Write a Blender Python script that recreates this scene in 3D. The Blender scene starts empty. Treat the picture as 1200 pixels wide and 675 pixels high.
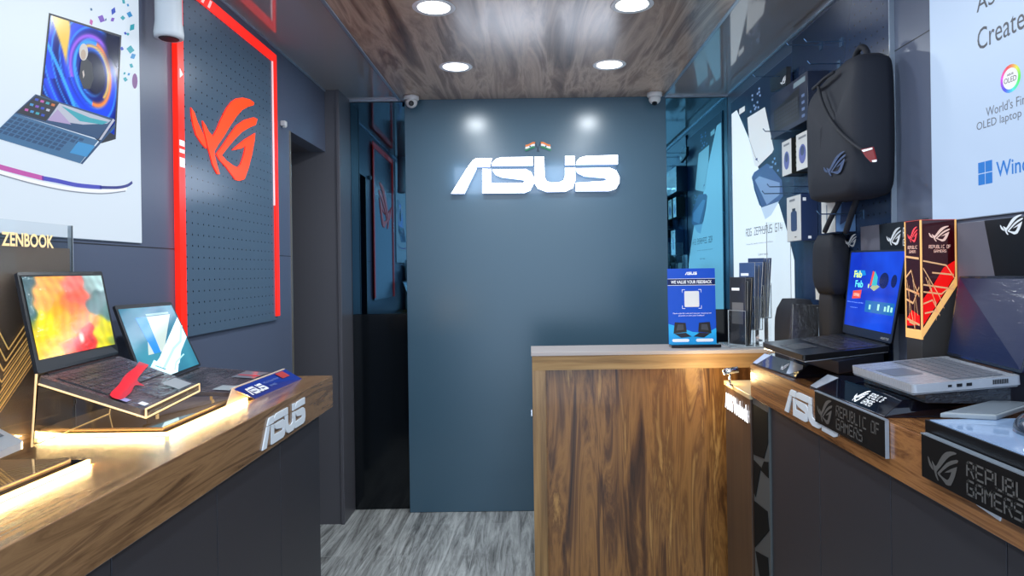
import bpy, bmesh, math, random
from mathutils import Vector, Matrix
from mathutils.geometry import tessellate_polygon
random.seed(7)
SC = bpy.context.scene
COL = SC.collection

# ------------------------------------------------------------------ camera, world, lights, exposure
EYE_H = 1.4
cd = bpy.data.cameras.new('camera'); cam = bpy.data.objects.new('camera', cd); COL.objects.link(cam)
cam.location = (0, 0, EYE_H)
ROLL = math.radians(0.8)
cam.matrix_world = Matrix.Translation((0, 0, EYE_H)) @ Matrix.Rotation(ROLL, 4, 'Y') @ Matrix.Rotation(math.radians(90), 4, 'X')
cd.sensor_width = 36; cd.sensor_fit = 'HORIZONTAL'; cd.lens = 780 / 1200 * 36
cd.shift_x = -22 / 1200; cd.shift_y = -19.5 / 1200
cd.clip_start = 0.02
SC.camera = cam
SC.view_settings.view_transform = 'Standard'; SC.view_settings.look = 'None'
SC.view_settings.gamma = 1; SC.view_settings.use_curve_mapping = False
SC.view_settings.exposure = 0.0

w = bpy.data.worlds.new('world'); SC.world = w; w.use_nodes = True
w.node_tree.nodes['Background'].inputs[0].default_value = (0.62, 0.78, 1.0, 1)
w.node_tree.nodes['Background'].inputs[1].default_value = 3.2

def area(name, loc, size, power, color, rot=(0, 0, 0), sizey=None, shape='DISK', spread=math.pi):
    l = bpy.data.lights.new(name, 'AREA'); l.energy = power; l.color = color; l.shape = shape; l.size = size
    if sizey: l.size_y = sizey
    l.spread = spread
    o = bpy.data.objects.new(name, l); COL.objects.link(o); o.location = loc; o.rotation_euler = rot
    return o
DAY = (0.86, 0.94, 1.0)
LAMPS = [(x, y) for y in (3.27, 2.535, 1.80, 1.065, 0.33, -0.405) for x in (-0.355, 0.40)]
for (x, y) in LAMPS:
    area('downlight_beam', (x, y, 2.405), 0.105, 6.0, DAY)

# ------------------------------------------------------------------ helpers
def s2l(c):
    c = c / 255.0
    return c / 12.92 if c <= 0.04045 else ((c + 0.055) / 1.055) ** 2.4
def rgb(r, g, b): return (s2l(r), s2l(g), s2l(b), 1)

MATS = {}
def mat(name, col, rough=0.5, metal=0.0, spec=0.5, emit=None, es=0.0, trans=0.0, ior=1.45, coat=0.0, coat_rough=0.05, alpha=1.0):
    if name in MATS: return MATS[name]
    m = bpy.data.materials.new(name); m.use_nodes = True
    p = m.node_tree.nodes['Principled BSDF']
    p.inputs['Base Color'].default_value = rgb(*col)
    p.inputs['Roughness'].default_value = rough
    p.inputs['Metallic'].default_value = metal
    p.inputs['Specular IOR Level'].default_value = spec
    p.inputs['Transmission Weight'].default_value = trans
    p.inputs['IOR'].default_value = ior
    p.inputs['Coat Weight'].default_value = coat
    p.inputs['Coat Roughness'].default_value = coat_rough
    p.inputs['Alpha'].default_value = alpha
    if emit:
        p.inputs['Emission Color'].default_value = rgb(*emit)
        p.inputs['Emission Strength'].default_value = es
    MATS[name] = m
    return m
def nodes(m): return m.node_tree.nodes, m.node_tree.links, m.node_tree.nodes['Principled BSDF']
def coords(m, scale=(1, 1, 1), rot=(0, 0, 0)):
    N, L, P = nodes(m)
    t = N.new('ShaderNodeNewGeometry'); mp = N.new('ShaderNodeMapping')
    mp.inputs['Scale'].default_value = scale; mp.inputs['Rotation'].default_value = rot
    L.new(t.outputs['Position'], mp.inputs['Vector'])
    return mp.outputs['Vector']
def ramp(m, fac, stops):
    N, L, P = nodes(m)
    r = N.new('ShaderNodeValToRGB'); e = r.color_ramp.elements
    while len(e) < len(stops): e.new(0.5)
    for k, (pos, c) in enumerate(stops):
        e[k].position = pos; e[k].color = rgb(*c)
    L.new(fac, r.inputs[0])
    return r.outputs[0]
def noise(m, vec, scale, detail=4, rough=0.55, dist=0.0):
    N, L, P = nodes(m)
    n = N.new('ShaderNodeTexNoise'); n.inputs['Scale'].default_value = scale; n.inputs['Detail'].default_value = detail
    n.inputs['Roughness'].default_value = rough; n.inputs['Distortion'].default_value = dist
    L.new(vec, n.inputs['Vector']); return n.outputs['Fac']
def bump(m, fac, strength, dist=0.002, coat=False):
    N, L, P = nodes(m)
    b = N.new('ShaderNodeBump'); b.inputs['Strength'].default_value = strength; b.inputs['Distance'].default_value = dist
    L.new(fac, b.inputs['Height'])
    L.new(b.outputs[0], P.inputs['Coat Normal' if coat else 'Normal'])

def wood(name, axis, stops, rough=0.35, coat=0.0, stretch=14, scale=1.6, dist=0.8, coat_rough=0.08):
    """grain runs along axis"""
    m = mat(name, (120, 90, 60), rough, coat=coat, coat_rough=coat_rough)
    sc = [stretch] * 3; sc['xyz'.index(axis)] = 1.0
    v = coords(m, sc)
    f = noise(m, v, scale, 6, 0.62, dist)
    c = ramp(m, f, stops)
    N, L, P = nodes(m); L.new(c, P.inputs['Base Color'])
    bump(m, f, 0.12, 0.001)
    return m
WOOD_L = wood('walnut_counter_left', 'y', [(0.30, (62, 44, 32)), (0.44, (112, 84, 58)), (0.54, (138, 106, 74)), (0.66, (100, 74, 52)), (0.8, (158, 124, 88))], 0.26, 0.45, 16, 1.5, 1.3, 0.12)
WOOD_R = wood('walnut_counter_right', 'y', [(0.30, (66, 38, 22)), (0.44, (128, 84, 50)), (0.54, (158, 108, 64)), (0.64, (108, 68, 40)), (0.8, (182, 130, 78))], 0.25, 0.5, 18, 1.5, 1.2)
WOOD_F = wood('honey_oak', 'x', [(0.3, (112, 84, 52)), (0.5, (156, 122, 78)), (0.7, (182, 148, 100))], 0.55, 0.0, 22, 1.5, 0.5)
WOOD_FV = wood('honey_oak_upright', 'z', [(0.3, (104, 76, 44)), (0.5, (150, 114, 68)), (0.7, (176, 140, 90))], 0.35, 0.2, 22, 1.5, 0.5)
WOOD_P = wood('zebrano_panel', 'z', [(0.30, (44, 26, 14)), (0.41, (94, 60, 32)), (0.50, (154, 108, 58)), (0.57, (112, 74, 38)), (0.64, (184, 138, 78)), (0.75, (134, 88, 44))], 0.34, 0.3, 10, 1.0, 1.6)
WOOD_D = wood('dark_walnut', 'z', [(0.30, (44, 32, 26)), (0.5, (66, 50, 40)), (0.7, (84, 64, 48))], 0.3, 0.3, 16, 1.5, 0.6)
WOOD_C = wood('ceiling_wood', 'y', [(0.28, (84, 58, 46)), (0.42, (150, 122, 102)), (0.52, (196, 170, 148)), (0.63, (126, 98, 82)), (0.78, (208, 180, 150))], 0.3, 0.5, 10, 0.9, 0.9, 0.2)

# wall laminate, gloss varies a little
WALL = mat('slate_laminate', (86, 95, 116), 0.34, spec=0.5)
bump(WALL, noise(WALL, coords(WALL), 3, 2), 0.05, 0.004)
PANEL = mat('blue_grey_panel', (68, 95, 112), 0.24, spec=0.6)
bump(PANEL, noise(PANEL, coords(PANEL), 2.2, 2), 0.10, 0.006)
MIRROR = mat('blue_tinted_mirror', (104, 172, 198), 0.02, metal=1.0)
MIRROR2 = mat('smoky_blue_mirror', (62, 96, 116), 0.02, metal=1.0)
CEILG = mat('smoked_gloss_ceiling', (150, 148, 150), 0.06, spec=1.0, ior=1.8)
CABG = mat('charcoal_cabinet', (46, 46, 52), 0.45)
DARK = mat('charcoal_dark', (34, 35, 40), 0.5)
BLACK = mat('black_plastic', (14, 15, 18), 0.35)
GLOSSB = mat('black_gloss', (10, 14, 26), 0.06, coat=0.6)
WHITE = mat('white_plastic', (225, 228, 232), 0.4)
OFFW = mat('off_white', (205, 205, 205), 0.45)
CHROME = mat('chrome', (205, 205, 208), 0.12, metal=1.0)
ALU = mat('aluminium', (165, 178, 192), 0.3, metal=0.6)
LETTER = mat('white_letter_acrylic', (214, 222, 230), 0.35)
GOLD = mat('gold_line', (235, 200, 130), 0.3, metal=0.3, emit=(235, 190, 110), es=0.35)
SIGN = mat('lit_white_sign', (250, 250, 255), 0.5, emit=(240, 246, 255), es=2.2)
RED = mat('lit_red_acrylic', (240, 30, 14), 0.3, emit=(255, 34, 14), es=0.85)
REDP = mat('sticker_and_highlight', (255, 225, 225), 0.4, emit=(255, 200, 200), es=0.6)
LAMP = mat('lamp_diffuser', (255, 255, 255), 0.5, emit=(240, 248, 255), es=6.0)
LED = mat('warm_led', (255, 220, 150), 0.4, emit=(255, 205, 120), es=5.5)
EDGE = mat('edge_lit_acrylic', (245, 220, 170), 0.2, emit=(255, 205, 130), es=0.55)
ACR = mat('clear_acrylic', (245, 248, 250), 0.03, trans=1.0, ior=1.3, spec=0.5)
SMOKE = mat('smoked_acrylic_glow', (118, 102, 84), 0.05, emit=(200, 150, 90), es=.20, spec=0.6, coat=1.0, coat_rough=0.03)  # warm glow put into the plate for the strip light it carries
PBLACK = mat('ink_black', (18, 20, 26), 0.4)

def film(name, col, rough=0.3, strength=0.6, metal=0.0, axis_scale=(9, 40, 9), coat=1.0, emit=None, es=0):
    """surface under shrink film: creased clear coat"""
    m = mat(name, col, rough, metal=metal, coat=coat, coat_rough=0.08, emit=emit, es=es)
    f = noise(m, coords(m, axis_scale, (0.3, 0.2, 0.5)), 2.2, 3, 0.6, 1.5)
    bump(m, f, strength, 0.012, coat=True)
    return m
NAVYF = film('navy_lid_in_film', (10, 26, 64), 0.4, 0.22, axis_scale=(6, 5, 40), coat=0.18)
DECKD = film('dark_deck_in_film', (74, 64, 66), 0.3, 0.9, axis_scale=(30, 8, 20))
DECKS = film('silver_deck_in_film', (168, 176, 188), 0.35, 0.5, metal=0.1)
DECKB = mat('black_deck', (24, 30, 42), 0.3, coat=0.3, coat_rough=0.2)
KEYD = film('dark_keys_in_film', (50, 46, 50), 0.35, 0.8, axis_scale=(30, 8, 20))
KEYS = mat('grey_keys', (98, 104, 114), 0.4)

def emis(name, col, es=0.8, rough=0.35):
    return mat(name, col, rough, emit=col, es=es)

# ------------------------------------------------------------------ surveyed directions: a pixel of the photo turned into a point on a real plane
def ray(px, py):
    u = px - 622; v = 318 - py; c, s = math.cos(ROLL), math.sin(ROLL)
    return ((u * c + v * s) / 780, 1.0, (-u * s + v * c) / 780)
def onX(px, py, X):
    r = ray(px, py); t = X / r[0]; return Vector((X, t, EYE_H + r[2] * t))
def onY(px, py, Y):
    r = ray(px, py); return Vector((r[0] * Y, Y, EYE_H + r[2] * Y))
def onZ(px, py, Z):
    r = ray(px, py); t = (Z - EYE_H) / r[2]; return Vector((r[0] * t, t, Z))

ORG = {}
def org(o):
    return ORG.get(o.name, Vector((0, 0, 0))) if o else Vector((0, 0, 0))

class MB:
    def __init__(s): s.v = []; s.f = []; s.m = []; s.mats = []
    def mi(s, m):
        if m not in s.mats: s.mats.append(m)
        return s.mats.index(m)
    def add(s, vs, fs, m):
        b = len(s.v); s.v += [Vector(p) for p in vs]; k = s.mi(m)
        for f in fs: s.f.append([b + i for i in f]); s.m.append(k)
    def box(s, x0, x1, y0, y1, z0, z1, m):
        vs = [(x, y, z) for z in (z0, z1) for y in (y0, y1) for x in (x0, x1)]
        s.add(vs, [(0, 2, 3, 1), (4, 5, 7, 6), (0, 1, 5, 4), (2, 6, 7, 3), (0, 4, 6, 2), (1, 3, 7, 5)], m)
    def hexa(s, b, t, m):
        """four bottom and four top corners"""
        s.add(list(b) + list(t), [(3, 2, 1, 0), (4, 5, 6, 7), (0, 1, 5, 4), (1, 2, 6, 5), (2, 3, 7, 6), (3, 0, 4, 7)], m)
    def prism(s, pts, fr, w0, w1, m, side=None):
        """2-D outline pushed from depth w0 to w1 in frame fr(u,v,w)"""
        n = len(pts)
        tri = tessellate_polygon([[Vector((p[0], p[1], 0)) for p in pts]])
        vs = [fr(p[0], p[1], w0) for p in pts] + [fr(p[0], p[1], w1) for p in pts]
        fs = [tuple(n + i for i in t) for t in tri] + [tuple(reversed(t)) for t in tri]
        s.add(vs, fs, m)
        s.add(vs, [(i, (i + 1) % n, n + (i + 1) % n, n + i) for i in range(n)], side or m)
    def flat(s, pts, fr, w, m):
        tri = tessellate_polygon([[Vector((p[0], p[1], 0)) for p in pts]])
        s.add([fr(p[0], p[1], w) for p in pts], [tuple(t) for t in tri], m)
    def stroke(s, pts, width, fr, w, m, w1=None):
        """ribbon along a 2-D line"""
        n = len(pts); L = []; R = []
        for i in range(n):
            a = Vector(pts[max(i - 1, 0)]); b = Vector(pts[min(i + 1, n - 1)]); d = b - a
            if d.length < 1e-9: d = Vector((1, 0))
            d.normalize(); k = Vector((-d.y, d.x)) * width / 2
            if 0 < i < n - 1:
                d1 = (Vector(pts[i]) - a).normalized(); c = abs(d1.dot(d)); k = k / max(c, 0.5)
            p = Vector(pts[i]); L.append(p + k); R.append(p - k)
        vs = [fr(p.x, p.y, w) for p in L] + [fr(p.x, p.y, w) for p in R]
        s.add(vs, [(i, i + 1, n + i + 1, n + i) for i in range(n - 1)], m)
    def tube(s, pts, r, m, n=10, cap=True):
        pts = [Vector(p) for p in pts]; rings = []
        rr = r if isinstance(r, (list, tuple)) else [r] * len(pts)
        up = None
        for i, p in enumerate(pts):
            d = (pts[min(i + 1, len(pts) - 1)] - pts[max(i - 1, 0)]).normalized()
            if up is None: up = Vector((0, 0, 1)) if abs(d.z) < 0.9 else Vector((1, 0, 0))
            a = d.cross(up).normalized(); b = a.cross(d).normalized(); up = b
            rings.append([p + a * math.cos(t) * rr[i] + b * math.sin(t) * rr[i] for t in [2 * math.pi * k / n for k in range(n)]])
        vs = [q for r_ in rings for q in r_]; fs = []
        for i in range(len(pts) - 1):
            for k in range(n): fs.append((i * n + k, i * n + (k + 1) % n, (i + 1) * n + (k + 1) % n, (i + 1) * n + k))
        if cap: fs += [tuple(reversed(range(n))), tuple(range((len(pts) - 1) * n, len(pts) * n))]
        s.add(vs, fs, m)
    def lathe(s, c, prof, m, axis='z', n=32):
        c = Vector(c); vs = []; fs = []
        for (r, h) in prof:
            for k in range(n):
                t = 2 * math.pi * k / n; a, b = r * math.cos(t), r * math.sin(t)
                vs.append(c + (Vector((a, b, h)) if axis == 'z' else Vector((a, h, b)) if axis == 'y' else Vector((h, a, b))))
        for i in range(len(prof) - 1):
            for k in range(n): fs.append((i * n + k, i * n + (k + 1) % n, (i + 1) * n + (k + 1) % n, (i + 1) * n + k))
        s.add(vs, fs, m)
    def build(s, name, parent=None, origin=None, bevel=0, smooth=False, recalc=True):
        me = bpy.data.meshes.new(name)
        o0 = org(parent) if parent else (Vector(origin) if origin is not None else Vector((0, 0, 0)))
        me.from_pydata([p - o0 for p in s.v], [], s.f)
        for m in s.mats: me.materials.append(m)
        for p, k in zip(me.polygons, s.m): p.material_index = k; p.use_smooth = smooth
        if recalc:
            bm = bmesh.new(); bm.from_mesh(me); bmesh.ops.recalc_face_normals(bm, faces=bm.faces); bm.to_mesh(me); bm.free()
        me.update()
        o = bpy.data.objects.new(name, me); COL.objects.link(o)
        if parent: o.parent = parent
        else: o.location = o0
        ORG[o.name] = o0
        if bevel:
            b = o.modifiers.new('bevel', 'BEVEL'); b.width = bevel; b.segments = 2; b.limit_method = 'ANGLE'; b.angle_limit = math.radians(40)
        return o
def tag(o, label, cat, group=None):
    o['label'] = label; o['category'] = cat
    if group: o['group'] = group
    return o
def thing(name, label, cat, loc=(0, 0, 0), group=None):
    o = bpy.data.objects.new(name, None); COL.objects.link(o); o.location = loc; o.empty_display_size = 0.05
    ORG[o.name] = Vector(loc)
    return tag(o, label, cat, group)
def struct(mb, name, **k):
    o = mb.build(name, **k); o['kind'] = 'structure'; return o
def copy_tree(o, parent=None):
    c = o.copy(); COL.objects.link(c)
    if parent: c.parent = parent
    for ch in list(o.children): copy_tree(ch, c)
    return c

def LWf(X=-1.14): return lambda y, z, w: Vector((X + w, y, z))        # left wall: u = y, v = z
def RWf(X=1.18): return lambda y, z, w: Vector((X - w, y, z))         # right wall: u = y, v = z
def YF(Y): return lambda x, z, w: Vector((x, Y - w, z))
def ZF(Z): return lambda x, y, w: Vector((x, y, Z + w))
def quadf(p00, p10, p11, p01, n):
    """bilinear frame: u p00>p10, v p00>p01, w along the side facing n (metres)"""
    p00, p10, p11, p01 = map(Vector, (p00, p10, p11, p01))
    nn = (p10 - p00).cross(p01 - p00).normalized()
    if nn.dot(Vector(n)) < 0: nn = -nn
    def f(u, v, w): return p00 * (1 - u) * (1 - v) + p10 * u * (1 - v) + p11 * u * v + p01 * (1 - u) * v + nn * w
    return f
def circ(cx, cy, rx, ry=None, n=24, a0=0, a1=2 * math.pi):
    ry = ry or rx
    return [(cx + rx * math.cos(a0 + (a1 - a0) * k / n), cy + ry * math.sin(a0 + (a1 - a0) * k / n)) for k in range(n)]
def rect(u0, u1, v0, v1): return [(u0, v0), (u1, v0), (u1, v1), (u0, v1)]
def rrect(u0, u1, v0, v1, r, r2=None, n=5):
    r2 = r2 or r; out = []
    for (cx, cy, a) in ((u1 - r, v1 - r2, 0), (u0 + r, v1 - r2, 90), (u0 + r, v0 + r2, 180), (u1 - r, v0 + r2, 270)):
        for k in range(n + 1):
            t = math.radians(a + 90 * k / n); out.append((cx + r * math.cos(t), cy + r2 * math.sin(t)))
    return out
def smooth_line(pts, k=8):
    out = []
    P = [Vector(p) for p in pts]
    for i in range(len(P) - 1):
        p0 = P[max(i - 1, 0)]; p1 = P[i]; p2 = P[i + 1]; p3 = P[min(i + 2, len(P) - 1)]
        for j in range(k):
            t = j / k
            out.append(0.5 * ((2 * p1) + (p2 - p0) * t + (2 * p0 - 5 * p1 + 4 * p2 - p3) * t * t + (3 * p1 - p0 - 3 * p2 + p3) * t ** 3))
    out.append(P[-1]); return out

def grid_art(name, parent, F, w, nu, nv, fn, es, coat=0.0):
    """a printed or displayed picture: fine mesh with its own colours"""
    b = MB(); k = 'art_' + name.replace(' ', '_')
    m = mat('picture_%s_%d' % (name, len(MATS)), (60, 60, 60), .15, coat=coat, coat_rough=.04)
    N, L, P_ = nodes(m); a = N.new('ShaderNodeVertexColor'); a.layer_name = 'Col'
    L.new(a.outputs[0], P_.inputs['Emission Color']); P_.inputs['Emission Strength'].default_value = es
    L.new(a.outputs[0], P_.inputs['Base Color'])
    if coat: bump(m, noise(m, coords(m, (8, 8, 30), (.5, .2, .1)), 3.0, 3, .6, 1.2), .25, .006, coat=True)
    vs = [F(i / nu, j / nv, w) for j in range(nv + 1) for i in range(nu + 1)]
    fs = [(j * (nu + 1) + i, j * (nu + 1) + i + 1, (j + 1) * (nu + 1) + i + 1, (j + 1) * (nu + 1) + i) for j in range(nv) for i in range(nu)]
    b.add(vs, fs, m); o = b.build(name, parent, recalc=False)
    ca = o.data.color_attributes.new('Col', 'FLOAT_COLOR', 'POINT')
    for j in range(nv + 1):
        for i in range(nu + 1):
            c = fn(i / nu, j / nv); ca.data[j * (nu + 1) + i].color = rgb(*[min(255, max(0, q)) for q in c])
    return o
def mixc(a, b, t):
    t = min(1, max(0, t)); return tuple(a[i] + (b[i] - a[i]) * t for i in range(3))
def sstep(a, b, x):
    t = min(1, max(0, (x - a) / (b - a))); return t * t * (3 - 2 * t)
# ---- fonts -------------------------------------------------------
_tc = {}
def text_mesh(s, bold=0.0):
    if (s, bold) in _tc: return _tc[(s, bold)]
    cu = bpy.data.curves.new('t', 'FONT'); cu.body = s; cu.size = 1; cu.offset = bold; cu.resolution_u = 3
    ob = bpy.data.objects.new('t', cu); COL.objects.link(ob)
    dg = bpy.context.evaluated_depsgraph_get(); dg.update()
    me = bpy.data.meshes.new_from_object(ob.evaluated_get(dg))
    V = [(v.co.x, v.co.y) for v in me.vertices]; F = [tuple(p.vertices) for p in me.polygons]
    bpy.data.objects.remove(ob); bpy.data.curves.remove(cu); bpy.data.meshes.remove(me)
    _tc[(s, bold)] = (V, F); return V, F
def text(mb, s, box, fr, w, m, bold=0.0, flip=False, keep=False):
    """fit s into box (u0,u1,v0,v1)"""
    V, F = text_mesh(s, bold)
    if not V: return
    x0 = min(p[0] for p in V); x1 = max(p[0] for p in V); y0 = min(p[1] for p in V); y1 = max(p[1] for p in V)
    u0, u1, v0, v1 = box
    vs = [fr(u0 + (u1 - u0) * (p[0] - x0) / (x1 - x0), v0 + (v1 - v0) * (p[1] - y0) / (y1 - y0), w) for p in V]
    mb.add(vs, F, m)
# angular stroke letters (4 wide, 6 high)
AL = {'R': [[(0, 0), (0, 5), (1, 6), (4, 6), (4, 3.4), (3.4, 2.9), (0.9, 2.9)], [(2, 2.9), (4, 0)]],
      'E': [[(4, 6), (0, 6), (0, 0), (4, 0)], [(0, 3), (3.4, 3)]], 'P': [[(0, 0), (0, 6), (4, 6), (4, 2.7), (1, 2.7)]],
      'U': [[(0, 6), (0, 0.8), (0.8, 0), (4, 0), (4, 6)]], 'B': [[(0, 0), (0, 6), (3.5, 6), (3.5, 3.2), (0, 3.2)], [(3.4, 3.2), (4, 2.6), (4, 0), (0, 0)]],
      'L': [[(0, 6), (0, 0), (3.7, 0)]], 'I': [[(1.5, 0), (1.5, 6)]], 'C': [[(4, 6), (0.8, 6), (0, 5.2), (0, 0), (4, 0)]],
      'O': [[(0, 0), (0, 5.2), (0.8, 6), (4, 6), (4, 0), (-0.4, 0)]], 'F': [[(0, 0), (0, 6), (4, 6)], [(0, 3), (3.3, 3)]],
      'G': [[(4, 6), (0.8, 6), (0, 5.2), (0, 0), (4, 0), (4, 3), (2, 3)]], 'A': [[(0, 0), (0, 5), (1, 6), (4, 6), (4, 0)], [(0, 2.6), (4, 2.6)]],
      'M': [[(0, 0), (0, 6), (2, 3.4), (4, 6), (4, 0)]], 'S': [[(4, 6), (0.6, 6), (0, 5.2), (0, 3.1), (4, 3.1), (4, 0), (0, 0)]],
      'Z': [[(0, 6), (4, 6), (0, 0), (4, 0)]], 'H': [[(0, 0), (0, 6)], [(4, 0), (4, 6)], [(0, 3), (4, 3)]], 'Y': [[(0, 6), (0, 3), (4, 3)], [(4, 6), (4, 0), (1, 0)]],
      '1': [[(1, 6), (2.4, 6), (2.4, 0)]], '4': [[(0.4, 6), (0, 2), (4, 2)], [(3, 4.5), (3, 0)]], ' ': [], 'D': [[(0, 0), (0, 6), (3.2, 6), (4, 5), (4, 0), (-.4, 0)]],
      'N': [[(0, 0), (0, 6), (4, 0), (4, 6)]], 'X': [[(0, 0), (4, 6)], [(0, 6), (4, 0)]], 'T': [[(0, 6), (4, 6)], [(2, 6), (2, 0)]], 'V': [[(0, 6), (2, 0), (4, 6)]]}
def atext(mb, s, box, fr, w, m, thick=0.9):
    u0, u1, v0, v1 = box; n = len(s); tot = n * 5.6 - 1.6; sx = (u1 - u0) / tot; sy = (v1 - v0) / 6
    for i, ch in enumerate(s):
        for ln in AL.get(ch, []):
            for a, b in zip(ln[:-1], ln[1:]):
                A = Vector(a); B = Vector(b); d = (B - A).normalized(); A = A - d * thick * .4; B = B + d * thick * .4; k = Vector((-d.y, d.x)) * thick / 2
                q = [A + k, B + k, B - k, A - k]
                mb.add([fr(u0 + (p.x + i * 5.6) * sx, v0 + p.y * sy, w) for p in q], [(0, 1, 2, 3)], m)

# ---- marks ---------------------------------------------------------
def norm(polys):
    xs = [p[0] for q in polys for p in q]; ys = [p[1] for q in polys for p in q]
    x0, x1, y0, y1 = min(xs), max(xs), min(ys), max(ys)
    return [[((p[0] - x0) / (x1 - x0), (p[1] - y0) / (y1 - y0)) for p in q] for q in polys]
_asus = [[(222, 258), (250, 222), (268, 211), (355, 211), (342, 258)],
         [(133, 402), (219, 264), (272, 264), (205, 402)],
         [(352, 253), (356, 232), (378, 213), (405, 206), (575, 203), (575, 250)],
         [(302, 268), (350, 270), (350, 345), (520, 344), (533, 337), (520, 328), (405, 314), (372, 300), (355, 272), (535, 270), (565, 285), (578, 315), (578, 350), (560, 385), (530, 398), (302, 400)],
         [(583, 203), (635, 203), (636, 252), (583, 252)],
         [(583, 257), (636, 257), (637, 310), (648, 335), (675, 343), (715, 342), (740, 330), (748, 305), (748, 262), (802, 262), (803, 330), (790, 372), (750, 391), (650, 393), (602, 375), (583, 345)],
         [(748, 199), (801, 199), (801, 246), (748, 248)],
         [(807, 246), (812, 225), (830, 207), (860, 199), (1033, 193), (1033, 243)],
         [(805, 344), (958, 334), (976, 327), (963, 318), (852, 308), (815, 290), (803, 266), (990, 263), (1025, 278), (1042, 312), (1041, 345), (1022, 376), (985, 388), (805, 389)]]
def _asus_uv():
    out = []
    for q in _asus:
        out.append([tuple((onY(500 + x / 4.615, 140 + y / 4.615, 3.86)[i]) for i in (0, 2)) for (x, y) in q])
    xs = [p[0] for q in out for p in q]; ys = [p[1] for q in out for p in q]
    return norm(out), (min(xs), max(xs), min(ys), max(ys))
ASUS, ASUS_BOX = _asus_uv()
_rog = [[(75, 135), (95, 165), (115, 225), (150, 300), (165, 345), (168, 385), (140, 355), (105, 300), (88, 240), (78, 180)],
        [(145, 215), (165, 245), (182, 280), (207, 310), (230, 270), (255, 210), (290, 140), (320, 100), (350, 80), (390, 75), (430, 85), (458, 105), (455, 120), (420, 130), (385, 150), (350, 190), (310, 250), (275, 310), (240, 360), (217, 400), (219, 430), (232, 480), (250, 540), (235, 540), (205, 480), (190, 420), (178, 380), (165, 320), (150, 260)],
        [(228, 418), (270, 360), (310, 300), (350, 245), (400, 210), (455, 195), (478, 205), (468, 240), (430, 256), (385, 283), (340, 328), (300, 375), (262, 425), (290, 458), (330, 487), (358, 500), (375, 480), (390, 440), (400, 400), (405, 370), (375, 385), (325, 395), (350, 370), (400, 330), (465, 290), (460, 340), (445, 420), (425, 500), (400, 570), (370, 580), (345, 575), (290, 500), (245, 450)]]
def _rog_uv():
    out = []
    for q in _rog:
        out.append([tuple((onX(210 + x / 5.19, 100 + y / 5.19, -1.10)[i]) for i in (1, 2)) for (x, y) in q])
    xs = [p[0] for q in out for p in q]; ys = [p[1] for q in out for p in q]
    return norm(out), (min(xs), max(xs), min(ys), max(ys))
ROGM, ROG_BOX = _rog_uv()
def mark(mb, polys, box, fr, w0, m, w1=None, side=None):
    u0, u1, v0, v1 = box
    for q in polys:
        pts = [(u0 + (u1 - u0) * p[0], v0 + (v1 - v0) * p[1]) for p in q]
        if w1 is None: mb.flat(pts, fr, w0, m)
        else: mb.prism(pts, fr, w0, w1, m, side)

# ================================================================== STRUCTURE
XL, XR = -1.14, 1.18
ZC = 2.43
YN = -1.2
FLOOR = mat('grey_wood_vinyl', (120, 122, 120), 0.22, spec=0.5)
def _floor():
    m = FLOOR; N, L, P = nodes(m)
    g = N.new('ShaderNodeNewGeometry'); mp = N.new('ShaderNodeMapping'); mp.inputs['Rotation'].default_value = (0, 0, math.radians(90))
    L.new(g.outputs['Position'], mp.inputs['Vector'])
    b = N.new('ShaderNodeTexBrick'); b.inputs['Scale'].default_value = 1; b.inputs['Brick Width'].default_value = 1.1; b.inputs['Row Height'].default_value = 0.155
    b.inputs['Mortar Size'].default_value = 0.0018; b.offset = 0.37
    b.inputs['Color1'].default_value = (0.25, 0.25, 0.25, 1); b.inputs['Color2'].default_value = (0.75, 0.75, 0.75, 1); b.inputs['Mortar'].default_value = (0, 0, 0, 1)
    L.new(mp.outputs[0], b.inputs['Vector'])
    f = noise(m, coords(m, (12, 1.1, 1)), 1.6, 6, 0.65, 1.4)
    f2 = noise(m, coords(m, (60, 5, 1)), 2.0, 4, 0.6, 0.6)
    a = N.new('ShaderNodeMath'); a.operation = 'MULTIPLY_ADD'; a.inputs[1].default_value = 0.30; L.new(f2, a.inputs[0]); L.new(f, a.inputs[2])
    a2 = N.new('ShaderNodeMath'); a2.operation = 'MULTIPLY_ADD'; a2.inputs[1].default_value = 0.10; L.new(b.outputs['Color'], a2.inputs[0]); L.new(a.outputs[0], a2.inputs[2])
    c = ramp(m, a2.outputs[0], [(0.48, (84, 84, 84)), (0.62, (138, 139, 137)), (0.74, (174, 176, 174)), (0.86, (204, 206, 204))])
    mx = N.new('ShaderNodeMix'); mx.data_type = 'RGBA'; L.new(b.outputs['Fac'], mx.inputs[0]); L.new(c, mx.inputs[6]); mx.inputs[7].default_value = rgb(176, 178, 176)
    L.new(mx.outputs[2], P.inputs['Base Color']); bump(m, f2, 0.15, 0.001)
_floor()
b = MB(); b.box(-2.0, XR + .05, YN, 4.0, -0.05, 0, FLOOR); struct(b, 'floor')

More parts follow.
